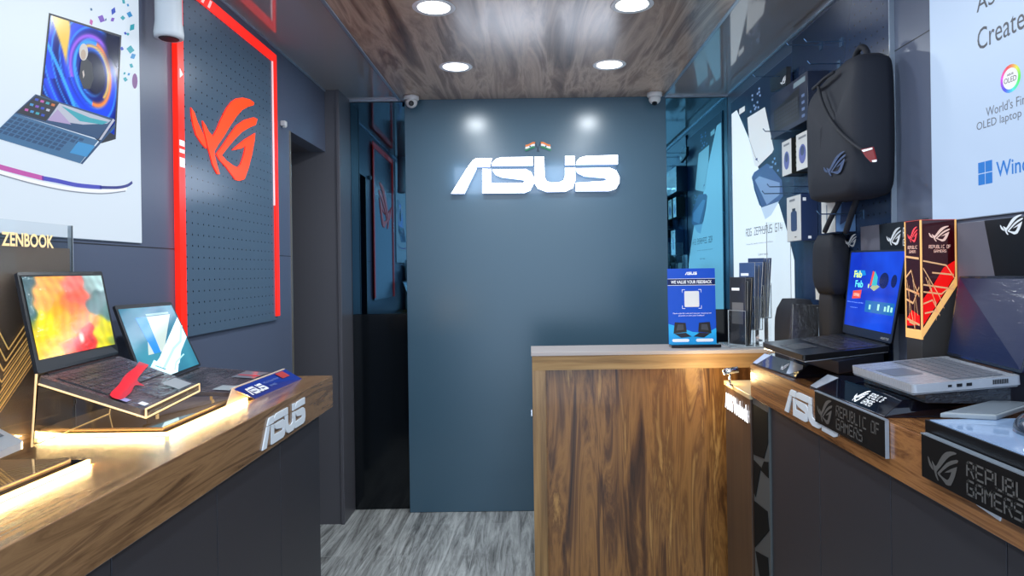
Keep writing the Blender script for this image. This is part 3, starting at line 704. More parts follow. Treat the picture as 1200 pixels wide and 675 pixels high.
# ================================================================== BROCHURE HOLDER
hb = Vector((.90, 2.985, 1.05))
t = thing('brochure_holder', 'clear acrylic tiered brochure holder on the desk corner', 'holder', hb)
ACE = mat('acrylic_edge', (196, 206, 212), .15, trans=.3, coat=.5)
b = MB(); b.box(.875, 1.12, 2.925, 3.118, 1.05, 1.056, ACE); b.build('base', t, bevel=.002)
brs = []
def pocket(x, y, z, wd, dp, ang, h, hb_):
    ca, sa = math.cos(ang), math.sin(ang)
    def F(u, v, w_): return Vector((x + u * ca - v * sa, y + u * sa + v * ca, z + w_))
    b = MB(); tk = .003
    def bx(u0, u1, v0, v1, w0, w1, m):
        b.hexa([F(u0, v0, w0), F(u1, v0, w0), F(u1, v1, w0), F(u0, v1, w0)], [F(u0, v0, w1), F(u1, v0, w1), F(u1, v1, w1), F(u0, v1, w1)], m)
    bx(0, wd, 0, tk, 0, h, ACR); bx(0, tk, tk, dp - tk, 0, h, ACR); bx(wd - tk, wd, tk, dp - tk, 0, h, ACR); bx(0, wd, dp - tk, dp, 0, hb_, ACR); bx(tk, wd - tk, tk, dp - tk, 0, tk, ACR)
    bx(0, .0022, -.0006, 0, 0, h, ACE); bx(wd - .0022, wd, -.0006, 0, 0, h, ACE); bx(0, wd, -.0006, 0, h - .002, h, ACE); bx(0, wd, -.0006, .0, 0, .002, ACE)
    b.build('pocket', t)
    return F
AG = math.radians(-58)
F1 = pocket(.895, 3.03, 1.057, .10, .052, AG, .155, .165)
F2 = pocket(.948, 3.063, 1.122, .10, .052, AG, .15, .16)
F3 = pocket(1.000, 3.096, 1.172, .10, .052, AG, .15, .16)
for F, h_ in ((F2, 1.122 - 1.057), (F3, 1.172 - 1.057)):
    b = MB(); b.hexa([F(.002, .002, -h_), F(.098, .002, -h_), F(.098, .05, -h_), F(.002, .05, -h_)], [F(.002, .002, -.0005), F(.098, .002, -.0005), F(.098, .05, -.0005), F(.002, .05, -.0005)], ACR); b.build('riser_block', t)
pal = [(110, 112, 116), (176, 180, 184), (64, 68, 78), (150, 142, 130), (84, 100, 130), (196, 198, 200)]
def brochure(F, u0, u1, v, h, lean, col, cover, lab, k):
    b = MB(); m = mat('paper_%d_%d_%d' % col, col, .35, coat=.5); cv = mat('cover_%d_%d_%d' % cover, cover, .3, coat=.6)
    def G(u, vv, w_): return F(u, vv + lean * w_, w_ + .004)
    q = [(u0, v), (u1, v), (u1, v + .0028), (u0, v + .0028)]
    b.hexa([G(a, c, 0) for a, c in q], [G(a, c, h) for a, c in q], m)
    e = v - .0004
    b.add([G(u0 + .001, e, 0.001), G(u1 - .001, e, 0.001), G(u1 - .001, e, h - .001), G(u0 + .001, e, h - .001)], [(0, 1, 2, 3)], cv)
    e = v - .0007; cu = (u0 + u1) / 2
    b.add([G(u0 + .01, e, h * .80), G(cu + .01, e, h * .80), G(cu + .01, e, h * .84), G(u0 + .01, e, h * .84)], [(0, 1, 2, 3)], CW)
    b.add([G(u0 + .012, e, h * .3), G(u1 - .012, e, h * .3), G(u1 - .012, e, h * .62), G(u0 + .012, e, h * .62)], [(0, 1, 2, 3)], m)
    o = b.build('brochure', origin=G(cu, v, 0)); tag(o, lab, 'brochure', 'brochures in the clear holder'); return o
for pi, (F, h, nm) in enumerate(((F1, .30, 'front'), (F2, .30, 'middle'), (F3, .27, 'rear'))):
    for k in range(5):
        brochure(F, .006, .094, .005 + k * .0072, h - .012 * ((k * 3) % 4) / 2, .015 + .022 * k, pal[(k + pi) % 6], [(50, 54, 62), (70, 96, 140), (60, 80, 120)][pi],
                 'slim grey brochure, %s of five in the %s pocket of the clear holder' % (('frontmost', 'second', 'middle', 'fourth', 'rearmost')[k], nm), k)
b = MB(); q0 = onY(893, 392, 3.0); b.box(1.035, 1.14, 2.915, 2.918, 1.056, 1.60, ACR); b.box(1.1385, 1.14, 2.9145, 2.9185, 1.056, 1.60, ACE); b.box(1.035, 1.0365, 2.9145, 2.9185, 1.056, 1.60, ACE)
tag(b.build('acrylic_sheet', origin=(1.09, 2.9165, 1.056)), 'tall narrow clear acrylic sheet standing at the right of the brochures', 'acrylic panel')

# ================================================================== LAPTOPS
def laptop(name, label, HL, HR, FR, FL, TL, TR, th, deck, lidm, bezel, key, screen, sb=(.03, .03, .09, .04), up=(0, 0, 1), face=(1, 0, 0), keys=True, extras=None, radius=.03, lid_th=.007):
    HL, HR, FR, FL, TL, TR = map(Vector, (HL, HR, FR, FL, TL, TR))
    c = (HL + HR + FR + FL) / 4 - Vector((0, 0, th))
    t = thing(name, label, 'laptop', c)
    D = quadf(HL, HR, FR, FL, up)
    b = MB(); b.prism(rrect(0, 1, 0, 1, radius, radius * 1.3), D, -th, 0, deck, BLACK if deck is DECKB else deck)
    base = b.build('base', t, bevel=.0015)
    if keys:
        b = MB(); b.flat(rrect(.05, .95, .10, .60, .01), D, .0006, DARK if key is not KEYS else key)
        for r in range(5):
            n = 15 if r < 4 else 9
            for q in range(n):
                wdt = .88 / n; u0 = .06 + q * wdt; v0 = .115 + r * .095
                b.prism(rect(u0 + .004, u0 + wdt - .004, v0 + .006, v0 + .088), D, .0006, .0022, key)
        b.build('keyboard', t)
        b = MB(); b.prism(rrect(.34, .66, .66, .94, .01), D, .0002, .0010, key if key is KEYS else KEYD); b.build('touchpad', t)
    L_ = quadf(HL, HR, TR, TL, face)
    b = MB(); b.prism(rrect(0, 1, 0.02, 1, .02, .03), L_, -lid_th, 0, bezel, lidm); lid = b.build('lid', t, bevel=.001)
    u0, u1, v0, v1 = sb[0], 1 - sb[1], sb[2], 1 - sb[3]
    SF = lambda u, v, w_: L_(u0 + (u1 - u0) * u, v0 + (v1 - v0) * v, w_)
    if screen is sc_flower: screen(SF, lid)
    else: b = MB(); screen(b, SF); b.build('screen', lid, recalc=False)
    b = MB(); a = HL.lerp(HR, .08); e = HL.lerp(HR, .92); b.tube([a + Vector((0, 0, -.002)), e + Vector((0, 0, -.002))], .005, BLACK, 10); b.build('hinge', t)
    if extras: extras(t, D, L_)
    return t

# --- laptop 1: flower screen (left counter)
def PFlower():
    m = mat('flower_screen', (200, 120, 40), .12, coat=1.0, coat_rough=.03); N, L, P_ = nodes(m)
    return m
FL_BL = [(.02, .95, .10, .25, (40, 72, 78)), (.0, .6, .06, .2, (44, 80, 84)), (.33, .9, .14, .2, (232, 140, 52)), (.2, .7, .12, .15, (240, 150, 50)), (.55, .9, .12, .12, (226, 108, 98)), (.62, .72, .14, .1, (232, 90, 70)), (.5, .6, .14, .1, (238, 104, 50)),
         (.35, .5, .14, .12, (238, 160, 40)), (.55, .42, .10, .12, (234, 120, 40)), (.12, .35, .14, .2, (222, 190, 24)), (.15, .12, .14, .12, (232, 172, 30)), (.35, .25, .08, .14, (214, 160, 30)), (.40, .08, .08, .08, (226, 90, 30)), (.55, .08, .12, .09, (206, 34, 22)), (.62, .26, .06, .08, (200, 40, 26)),
         (.88, .2, .10, .16, (204, 190, 20)), (.78, .36, .06, .06, (230, 140, 36)), (.95, .08, .05, .05, (120, 140, 60)), (.9, .6, .12, .14, (64, 96, 92)), (.98, .5, .08, .1, (70, 104, 98)), (.9, .95, .12, .1, (150, 176, 172)), (.78, .84, .06, .1, (130, 150, 146))]
def art_flower(u, v):
    x = u + .02 * math.sin(9 * v + 3 * u) + .012 * math.sin(31 * v + 11 * u); y = v + .02 * math.sin(13 * u + 2 * v) + .01 * math.sin(41 * u)
    W = 0; c = [0, 0, 0]
    for (a, b_, sa, sb_, col) in FL_BL:
        w_ = math.exp(-2.2 * (((x - a) / sa) ** 2 + ((y - b_) / sb_) ** 2)) + 1e-9
        W += w_
        for i in range(3): c[i] += w_ * col[i]
    st = 1 + .10 * math.sin(38 * u + 14 * v + 3 * math.sin(7 * v)) * math.sin(23 * u - 9 * v)
    c = tuple(q / W * st for q in c)
    d = ((u - .55) / .035) ** 2 + ((v - .17) / .07) ** 2
    return mixc((226, 216, 196), c, d / 1.5)
def sc_flower(F, lid): return grid_art('screen', lid, F, .0008, 72, 48, art_flower, .66, .5)
HL1, HR1 = onZ(45, 441, 1.205), onZ(139.5, 417, 1.205); FL1, FR1 = onZ(171, 481, 1.125), onZ(233.5, 451, 1.125)
T1L, T1R = onX(19.6, 319, -1.085), onX(119.6, 318, -1.07)
def ex1(t, D, L_):
    RS = mat('red_sticker', (220, 30, 50), .3, coat=1.0)
    b = MB(); b.flat(smooth_line([(1.0, .24), (.80, .33), (.56, .40), (.30, .52), (.04, .62), (.02, .74), (.22, .70), (.40, .62), (.46, .68), (.52, .56), (.74, .46), (1.0, .36)], 3), D, .004, RS)
    b.build('red_ribbon', t, recalc=False)
    for q, m in ((rect(.01, .08, .70, .80), mat('sticker_lilac', (150, 150, 200), .3)), (rect(.05, .12, .88, .95), WHITE), (rect(.66, .92, .74, .94), mat('spec_card', (176, 180, 182), .3, coat=1))):
        b = MB(); b.flat(q, D, .0035, m); b.build('sticker', t, recalc=False)
laptop('open_laptop', 'open laptop with a yellow and red flower picture on its screen', HL1, HR1, FR1, FL1, T1L, T1R, .014, DECKD, DARK, BLACK, KEYD, sc_flower, sb=(.035, .03, .14, .05), face=(1, 0, .2), extras=ex1)

# --- laptop 2: desktop screen
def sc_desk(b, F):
    def m(n, c, e=.85): return mat('desk_' + n, c, .1, emit=c, es=e)
    bg = m('bg', (40, 104, 124)); f = noise(bg, coords(bg, (5, 5, 5)), 1.2, 2); bg.node_tree.links.new(ramp(bg, f, [(.35, (36, 78, 104)), (.65, (66, 140, 156))]), nodes(bg)[2].inputs['Emission Color'])
    b.prism(rect(0, 1, 0, 1), F, .0003, .0008, bg)
    b.flat([(.20, .34), (.48, .34), (.88, .86), (.42, .86)], F, .0012, m('window', (168, 180, 172)))
    b.flat([(.22, .86), (.42, .86), (.42, .34), (.30, .34)], F, .0013, m('bar', (40, 120, 200)))
    b.flat(rect(.42, .86, .87, .90), F, .0013, m('title', (130, 160, 160)))
    w_ = m('glare', (206, 224, 230), .75); w2 = m('glare_cyan', (160, 214, 220))  # bright glare shapes drawn into the desktop picture
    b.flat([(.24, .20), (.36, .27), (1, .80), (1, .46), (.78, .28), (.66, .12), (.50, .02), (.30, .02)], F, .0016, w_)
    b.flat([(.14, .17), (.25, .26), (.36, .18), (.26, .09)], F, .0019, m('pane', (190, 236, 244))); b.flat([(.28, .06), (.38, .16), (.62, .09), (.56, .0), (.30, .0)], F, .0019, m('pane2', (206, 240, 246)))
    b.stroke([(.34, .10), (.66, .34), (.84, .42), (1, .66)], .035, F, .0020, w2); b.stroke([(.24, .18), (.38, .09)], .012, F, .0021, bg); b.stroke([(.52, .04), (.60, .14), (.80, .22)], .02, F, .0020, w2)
HL2, HR2 = Vector((-.995, 1.71, 1.112)), Vector((-1.0, 2.015, 1.125)); FL2, FR2 = onZ(269, 460.5, 1.081), onZ(327, 437, 1.081)
T2L, T2R = onX(134, 358, -1.075), onX(200.6, 353.7, -1.075)
def ex2(t, D, L_):
    for q, m, k in ((rect(.05, .24, .74, .96), mat('spec_card', (176, 180, 182), .3, coat=1), 0), (rect(.60, .92, .60, .9), mat('spec_card2', (120, 122, 128), .3, coat=1), 0), (rect(.7, .74, .62, .9), mat('red_sticker', (220, 30, 50), .3), 1)):
        b = MB(); b.flat(q, D, .0035 + k * .0006, m); b.build('sticker', t, recalc=False)
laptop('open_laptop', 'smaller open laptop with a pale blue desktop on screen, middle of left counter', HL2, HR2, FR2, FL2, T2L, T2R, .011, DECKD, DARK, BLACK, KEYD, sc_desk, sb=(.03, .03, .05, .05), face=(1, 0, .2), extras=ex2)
# --- laptop 3 corner
P3 = onZ(28, 517, 1.13); HR3 = P3 + Vector((-.16, .132, .0)); HL3 = HR3 + Vector((.04, -.30, 0)); FL3 = P3 + Vector((.04, -.30, 0))
def sc_off(b, F): b.prism(rect(0, 1, 0, 1), F, .0003, .0008, mat('dark_screen', (24, 30, 40), .1, emit=(40, 60, 90), es=.2))
laptop('open_laptop', 'silver laptop whose corner shows at the left edge of the photo', HL3, HR3, P3, FL3, HL3 + Vector((-.06, 0, .2)), HR3 + Vector((-.06, 0, .2)), .012, mat('silver_laptop', (200, 210, 222), .3, metal=.5), ALU, BLACK, KEYS, sc_off, face=(1, 0, .2))

# ---- plinths on the left counter
def plinth(x0, x1, y0, y1, label, drawn_reflection, near_led=True):
    t = thing('display_plinth', label, 'display stand', ((x0 + x1) / 2, (y0 + y1) / 2, 1.05), 'glowing plinths on the left counter')
    b = MB(); b.box(x0 - .0, x1 - .022, y0 + .02, y1 - .02, 1.058, 1.066, SMOKE)
    if drawn_reflection:  # reflection of the backdrop chevrons drawn on the plate as lines
        for k in range(5):
            o_ = k * .014
            b.stroke([(x1 - .21 + o_, y1 - .02), (x1 - .12 + o_ * .4, y1 - .14 - o_), (x1 - .03, y1 - .04 - o_ * 1.2)], .0022, ZF(1.066), .0006, mat('reflected_line', (150, 128, 92), .3))
    b.build('plate', t, bevel=.001)
    b = MB(); b.box(x0, x1 - .006, y0 + .006, y1 - .0, 1.05, 1.058, ACR); b.build('acrylic_base', t)
    b = MB(); b.box(x1 - .006, x1, y0, y1, 1.0505, 1.0585, LED)
    if near_led: b.box(x0, x1 - .006, y0, y0 + .006, 1.0505, 1.0585, LED)
    b.build('light_strip', t)
    return t
plinth(-1.095, -.798, 1.455, 1.865, 'smoked plinth edged with warm light under the two open laptops', False)
plinth(-1.095, -.832, .62, 1.25, 'near smoked plinth edged with warm light at the left edge', True, False)

def strip_light(x, y, ln, along_y, p):
    l = area('light_strip_glow', (x, y, 1.0548), .007, p, (1, .70, .32), (math.radians(-90), 0, 0) if not along_y else (0, math.radians(-90), 0), ln, 'RECTANGLE')
    if not along_y: l.data.size, l.data.size_y = ln, .007
    return l
strip_light(-.7965, 1.66, .40, True, .9); strip_light(-.8305, .94, .62, True, 1.5); strip_light(-.945, 1.4535, .28, False, .5)
# easel under laptop 1
t = thing('laptop_easel', 'clear bent acrylic easel with glowing edges carrying the flower laptop', 'display stand', ((HL1.x + FR1.x) / 2, (HL1.y + HR1.y) / 2, 1.0662))
dz = Vector((0, 0, -.0155))
def off(p, s_=0): return Vector(p) + dz
a, bb, c, d = off(HL1), off(HR1), off(FR1), off(FL1)
a2 = a + (a - d) * .10; b2 = bb + (bb - c) * .10
b = MB(); b.hexa([v - Vector((0, 0, .004)) for v in (a, bb, c, d)], [a, bb, c, d], ACR); b.build('sloping_shelf', t)
b = MB(); ga = Vector((a.x - .015, a.y, 1.0662)); gb = Vector((bb.x - .015, bb.y - .02, 1.0662))
b.hexa([ga, gb, gb + Vector((.004, 0, 0)), ga + Vector((.004, 0, 0))], [a + Vector((-.004, 0, 0)), bb + Vector((-.004, 0, 0)), bb, a], ACR); b.build('back_leg', t)
b = MB(); r_ = .0022
lip = Vector((0, 0, .018))
b.tube([d, d + lip, c + lip, c, d], r_, EDGE, 6); b.tube([d, a], r_, EDGE, 6); b.tube([a + Vector((-.004, 0, .02)), ga, gb, bb], r_, EDGE, 6); b.build('lit_edge', t)
b = MB(); b.hexa([d, c, c + Vector((-.003, 0, 0)), d + Vector((-.003, 0, 0))], [d + lip, c + lip, c + lip + Vector((-.003, 0, 0)), d + lip + Vector((-.003, 0, 0))], ACR); b.build('front_lip', t)
# prop of laptop 2
t = thing('laptop_easel', 'low clear acrylic easel beneath the pale blue desktop laptop', 'display stand', ((HL2.x + FR2.x) / 2, (HL2.y + HR2.y) / 2, 1.0662))
b = MB(); q = [Vector(p) - Vector((0, 0, .0112)) for p in (HL2, HR2, FR2, FL2)]; gq = [Vector((p.x * .98 - .01, p.y, 1.0781)) for p in q]; 
b.hexa([p + (sum(q, Vector()) / 4 - p) * .1 - Vector((0, 0, .0012)) for p in q], [p + (sum(q, Vector()) / 4 - p) * .1 for p in q], ACR); b.build('sloping_shelf', t)
b = MB(); 
for p in (q[0], q[1]): b.tube([Vector((p.x + .03, p.y * .98 + .035, 1.0662)), Vector((p.x + .03, p.y * .98 + .035, p.z - .0035))], .004, EDGE, 8)
b.tube([q[3], q[2]], .002, EDGE, 6)
b.build('leg', t)

# blue tent card
p0 = onZ(299, 467, 1.05); p1 = onZ(354, 444, 1.05); q0 = onZ(271.5, 455, 1.101); q1 = onZ(333, 432, 1.101)
t = thing('tent_card', 'dark blue folded card with white letters at the end of left counter', 'card', ((p0.x + q0.x) / 2, (p0.y + p1.y) / 2, 1.05))
TF = quadf(p0, p1, q1, q0, (1, 0, 1))
b = MB(); b.prism(rect(0, 1, 0, 1), TF, -.002, 0, mat('card_royal', (24, 52, 150), .3, coat=.4))
mark(b, ASUS, (.04, .36, .24, .74), TF, .0028, CW)
text(b, 'ASUS ExpertBook', (.40, .70, .56, .72), TF, .0028, mat('card_pale', (130, 150, 210), .4)); text(b, 'B9400', (.42, .54, .30, .44), TF, .0028, MATS['card_pale'])
b.flat(rect(.74, .90, .50, .92), TF, .0028, mat('card_red', (196, 70, 70), .3)); b.build('printed_face', t, recalc=False)
b = MB(); bk0 = Vector((2 * q0.x - p0.x, q0.y - .02, 1.05)); bk1 = Vector((2 * q1.x - p1.x, q1.y - .02, 1.05)); CRM = mat('card_cream', (236, 216, 190), .5, emit=(230, 200, 160), es=.05)
TB = quadf(bk0, bk1, q1, q0, (-1, 0, 1)); b.prism(rect(0, 1, 0, 1), TB, -.002, 0, CRM); b.prism(rect(0.0, 1, 0, 1), TF, -.0045, -.0022, CRM); b.build('backing', t)

# zenbook backdrop
t = thing('acrylic_backdrop', 'clear backdrop over a board coloured as warm light, with gold chevrons and gold words, far left', 'display panel', (-1.10, 1.2, 1.05))
XB = -1.10
yR = onX(85, 290, XB).y
SMK = mat('smoked_clear', (150, 130, 112), .08, trans=.85, ior=1.2)
BRN = mat('warm_light_brown', (150, 130, 114), .45, coat=.15)
b = MB(); b.box(XB - .004, XB, .6, yR, 1.06, 1.525, ACR); b.build('clear_sheet', t)
b = MB(); b.box(XB - .012, XB - .006, .6, yR - .004, 1.05, 1.47, BRN); b.build('warm_light_board', t)  # board added in brown to stand for warm LED light on the wall
b = MB(); b.box(XB - .013, XB + .001, yR, yR + .0012, 1.05, 1.525, mat('acrylic_edge', (196, 206, 212), .15)); b.build('right_edge', t)
b = MB(); fr = LWf(XB)
def pxb(pts): return [(onX(x, y, XB + .001)[1], onX(x, y, XB + .001)[2]) for (x, y) in pts]
for k, (l_, v_, r_) in enumerate([((-6, 379), (10, 409.6), (34, 374)), ((-12, 386), (7, 423), (36, 380)), ((-12, 404), (4, 435), (40, 384)), ((-14, 424), (2, 448), (40, 392)), ((-16, 436), (-1, 462), (40, 400)), ((-16, 450), (-4, 476), (42, 407)), ((-16, 462), (-8, 490), (42, 416))]):
    pts = pxb([l_, v_, r_]); b.stroke(pts[:2], .0034, fr, .001, GOLD); b.stroke(pts[1:], .0034, fr, .001, GOLD)
    b.stroke(pxb([(l_[0], l_[1] + 5), (v_[0], v_[1] + 5), (r_[0], r_[1] + 5)])[1:], .0014, fr, .001, GOLD) if k > 1 else None
b.build('gold_chevrons', t, recalc=False)
b = MB(); A_ = pxb([(2, 287), (63, 289), (2, 272), (63, 275)]); zl = 1.4 + (318 - 288 - 7) / 780 * 1.45
text(b, 'ZENBOOK', (A_[0][0], A_[1][0], A_[1][1] - .004, A_[1][1] + .026), fr, .001, mat('gold_word', (240, 214, 160), .3, emit=(240, 206, 140), es=.5), bold=.025); b.build('gold_word', t, recalc=False)

# ================================================================== RIGHT WALL
XP = XR - .006
t = thing('lit_poster', 'backlit poster of floating silver laptops beside the right mirror', 'poster', (XR, 3.4, 1.03))
fr = RWf(XP); K = lambda pts: [(onX(x, y, XP - .001)[1], onX(x, y, XP - .001)[2]) for (x, y) in pts]
y_r = onX(930, 300, XP).y
b = MB(); b.box(XP, XR - .001, y_r - .02, 3.86, 1.0, 2.36, ALU); b.build('backing', t)
DKB = PP('print_midnight', (22, 34, 66), .5); WH = PP('print_lit_white', (226, 240, 250), .95)
b = MB(); y_l = 3.845
b.prism(rect(y_r - .018, 3.858, 1.002, 2.358), fr, 0, .001, DKB)
W_ = K([(863.5, 129), (878, 163), (887, 192), (900, 226), (913, 239), (924, 276), (931, 305)])
b.flat([W_[0]] + W_[1:] + [(W_[-1][0], 1.004), (y_l, 1.004), (y_l, W_[0][1])], fr, .0016, WH)
SL = PP('print_silver', (214, 222, 228), .9); GB = PP('print_greyblue', (70, 96, 150), .6); GB2 = PP('print_greyblue2', (130, 160, 206), .7)
b.flat(K([(876, 138), (896.5, 125.5), (907, 175), (905, 179), (887.5, 196), (884.5, 194), (878, 163)]), fr, .0020, SL)
b.stroke(K([(878, 163), (885, 183), (889, 190)]), .004, fr, .0023, PP('print_grey', (150, 160, 170), .6)); b.flat(K([(885.5, 186), (888, 185), (888, 188), (886, 188)]), fr, .0024, GB)
b.flat(K([(881.5, 207), (884, 202), (899, 191.5), (902, 193), (916.5, 211), (918, 230), (913, 236), (899, 241), (893, 243), (890, 240), (884, 222)]), fr, .0022, GB)
b.flat(K([(885, 211), (890, 206.5), (914, 214), (914, 228), (899, 240)]), fr, .0025, GB2); b.stroke(K([(881.5, 208), (886, 224), (893, 243)]), .006, fr, .0027, DKB)
b.flat(K([(892, 243), (913, 236), (904, 252), (897, 257)]), fr, .0019, PP('print_haze', (190, 212, 236), .85))
for (x, y) in [(882, 117), (884, 124), (888, 110), (890, 108), (891, 112), (888, 120), (885, 128), (880, 131), (890, 104), (886, 126), (889, 126), (882, 112), (908, 186), (906, 190), (909, 192), (905, 196), (912, 200), (903, 196)]:
    b.flat(K([(x - .9, y - 1.2), (x + .9, y - 1.6), (x + .7, y + 1), (x - 1, y + 1.2)]), fr, .0022, GB2)
b.flat(K([(866.5, 128), (873, 124), (873, 130), (866.5, 134.5)]), fr, .0022, SL)
INK = PP('print_ink', (50, 54, 66), .3)
mir = lambda y, z, w_: fr(-y, z, w_)
q = K([(874.5, 275.5), (917, 274.5), (874.5, 268.5)]); atext(b, 'ROG ZEPHYRUS G14', (-q[0][0], -q[1][0], q[0][1] - .006, q[0][1] + .03), mir, .0024, INK, .7)
q = K([(875, 287), (906, 287)]); text(b, 'Powerful performance anywhere', (-q[0][0], -q[1][0], q[0][1] - .004, q[0][1] + .006), mir, .0024, PP('print_soft', (140, 150, 166), .4))
q = K([(889, 298), (900, 298)]); text(b, 'Learn more', (-q[0][0], -q[1][0], q[0][1] - .006, q[0][1] + .006), mir, .0024, INK)
b.build('printed_face', t, recalc=False)

# right pegboard
t = thing('pegboard_wall', 'dark blue perforated accessory board on the right wall', 'display panel', (XR, 2.6, 1.05))
b = MB(); b.box(XR - .012, XR, 2.145, y_r - .03, 1.05, 2.40, PEGR); b.build('perforated_panel', t)
b = MB(); b.box(XR - .016, XR, 2.140, 2.145, 1.05, 2.40, ALU); b.build('edge_strip', t)
HK = mat('hook_steel', (90, 120, 150), .25, metal=.8)
def hook(px, py, y, ln, lab):
    z = onX(px, py, XR - .012 - ln).z if y is None else y
    p = onX(px, py, XR - .012 - ln)
    b = MB(); b.tube([(XR - .012, p.y, p.z), (XR - .012 - ln + .01, p.y, p.z), (XR - .012 - ln, p.y, p.z + .012)], .0022, HK, 8); b.box(XR - .015, XR - .012, p.y - .012, p.y + .012, p.z - .02, p.z + .012, HK)
    tag(b.build('display_hook', origin=(XR - .012, p.y, p.z)), lab, 'hook', 'steel hooks on the accessory board')
hook(882, 90, None, .16, 'thin steel hook over the lit laptop poster')
hook(921, 53, None, .14, 'empty steel hook high on the accessory board, far one')
hook(942, 49, None, .14, 'empty steel hook level with the top of the backpack')
hook(946, 75, None, .12, 'steel hook just above the keyboard box')
hook(894, 154, None, .20, 'steel hook below the keyboard box, upper of two')
hook(899, 219, None, .20, 'steel hook under the pair of mouse boxes')
hook(893, 227, None, .20, 'long steel hook under the mouse boxes, over the poster')
hook(957, 251, None, .16, 'steel hook in front of the pale blue box')

# boxed goods
BXD = mat('carton_navy', (28, 38, 62), .3, coat=.3); BXB = mat('carton_blue', (46, 62, 100), .3, coat=.3); BXW = mat('carton_white', (206, 208, 206), .35, coat=.3); BXK = mat('carton_black', (22, 24, 30), .3, coat=.3); OLV = mat('carton_spine', (40, 42, 40), .35)
def carton(name, label, cat, xf, y0, y1, z0, z1, face, spine, art, depth=None, group=None):
    xb = XR - .013 if depth is None else xf + depth
    t = thing(name, label, cat, ((xf + xb) / 2, (y0 + y1) / 2, z0), group)
    b = MB(); b.box(xf, xb, y0, y1, z0, z1, spine); b.build('carton', t, bevel=.0012)
    b = MB(); F = lambda u, v, w_: Vector((xf - w_, y1 + (y0 - y1) * u, z0 + (z1 - z0) * v)); b.flat(rect(.01, .99, .01, .99), F, .0006, face); art(b, F)
    G = lambda u, v, w_: Vector((xf + (xb - xf) * u, y0 - w_, z0 + (z1 - z0) * v)); art(b, G, True)
    b.build('printed_face', t, recalc=False); return t
def art_kb(b, F, side=False):
    if side: return
    b.flat([(.12, .12), (.80, .10), (.80, .78), (.10, .62)], F, .001, BXK)
    for r in range(5):
        for q in range(12): b.flat(rect(.15 + q * .052, .19 + q * .052, .20 + r * .085, .26 + r * .085), F, .0013, mat('print_key', (54, 58, 66), .4))
    b.flat(rect(.66, .95, .82, .93), F, .001, mat('print_label', (120, 140, 150), .4))
    for k in range(4): b.flat(rect(.86, .93, .1 + k * .14, .16 + k * .14), F, .001, mat('print_icon', (90, 110, 150), .4))
carton('keyboard_box', 'wide dark box picturing a keyboard, above the two mouse boxes', 'box', 1.085, 2.585, 2.985, 1.975, 2.165, BXD, BXD, art_kb)
def art_tag(b, F, side=False):
    if not side: mark(b, ROGM, (.55, .92, .15, .75), F, .001, CW)
b = MB(); pts = [(onX(x, y, 1.13)[1], onX(x, y, 1.13)[2]) for (x, y) in ((902, 93), (921.5, 78), (921, 101), (910, 106), (903, 108))]
b.prism(pts, RWf(1.13), -.02, 0, BXK)
q = [(onX(x, y, 1.129)[1], onX(x, y, 1.129)[2]) for (x, y) in ((914.5, 101), (921, 88))]
mark(b, ROGM, (-q[0][0], -q[1][0], q[0][1], q[1][1]), lambda y, z, w_: Vector((1.13 - w_, -y, z)), .001, CW)
tag(b.build('hanging_tag', origin=(1.13, pts[0][0], pts[0][1])), 'black pointed hanging card with white eye logo above the keyboard box', 'card')
def art_mouse(b, F, side=False):
    if side:
        for k in range(5): b.flat(rect(.25, .6, .18 + k * .15, .27 + k * .15), F, .001, mat('print_letter', (150, 156, 150), .4))
        return
    b.flat(circ(.5, .42, .28, .26, 20), F, .001, mat('print_violet', (86, 96, 160), .35)); b.flat(circ(.5, .5, .15, .13, 16), F, .0013, BXB); b.flat(rect(.2, .8, .84, .9), F, .001, mat('print_grey_t', (120, 124, 130), .4))
g = 'mouse boxes on the accessory board'
carton('mouse_box', 'small white box with a violet mouse picture, left of the pair', 'box', 1.10, 2.79, 2.895, 1.795, 1.945, BXW, OLV, art_mouse, group=g)
carton('mouse_box', 'small white box with a violet mouse picture, nearer the backpack', 'box', 1.10, 2.615, 2.74, 1.795, 1.945, BXW, OLV, art_mouse, group=g)
def art_bottle(b, F, side=False):
    if side:
        b.flat(rect(.1, .3, .85, .92), F, .001, CW); b.flat(rect(.4, .6, .04, .1), F, .001, CW); return
    b.flat(rrect(.30, .72, .22, .66, .1, .05), F, .001, BXB); b.flat(rect(.4, .62, .66, .72), F, .001, BXK); b.flat(rect(.2, .6, .88, .93), F, .001, mat('print_grey_t', (120, 124, 130), .4)); b.flat(rect(.55, .68, .08, .1), F, .001, INK)
carton('mouse_box', 'grey-faced box with a dark blue side hanging lowest under the mouse boxes', 'box', 1.10, 2.70, 2.85, 1.51, 1.70, BXW, BXB, art_bottle, group=g)
def art_b(b, F, side=False):
    if side: b.flat(rect(.02, .98, .02, .98), F, .0005, mat('print_paleblue', (100, 136, 180), .35)); b.flat([(.2, .2), (.8, .4), (.9, .9), (.3, .8)], F, .001, BXB); return
    b.flat(rect(.36, .44, .1, .8), F, .001, mat('print_mid', (110, 130, 150), .4))
carton('accessory_box', 'white and pale blue upright box hanging below the backpack', 'box', 1.095, 2.385, 2.50, 1.525, 1.655, BXW, BXB, art_b)

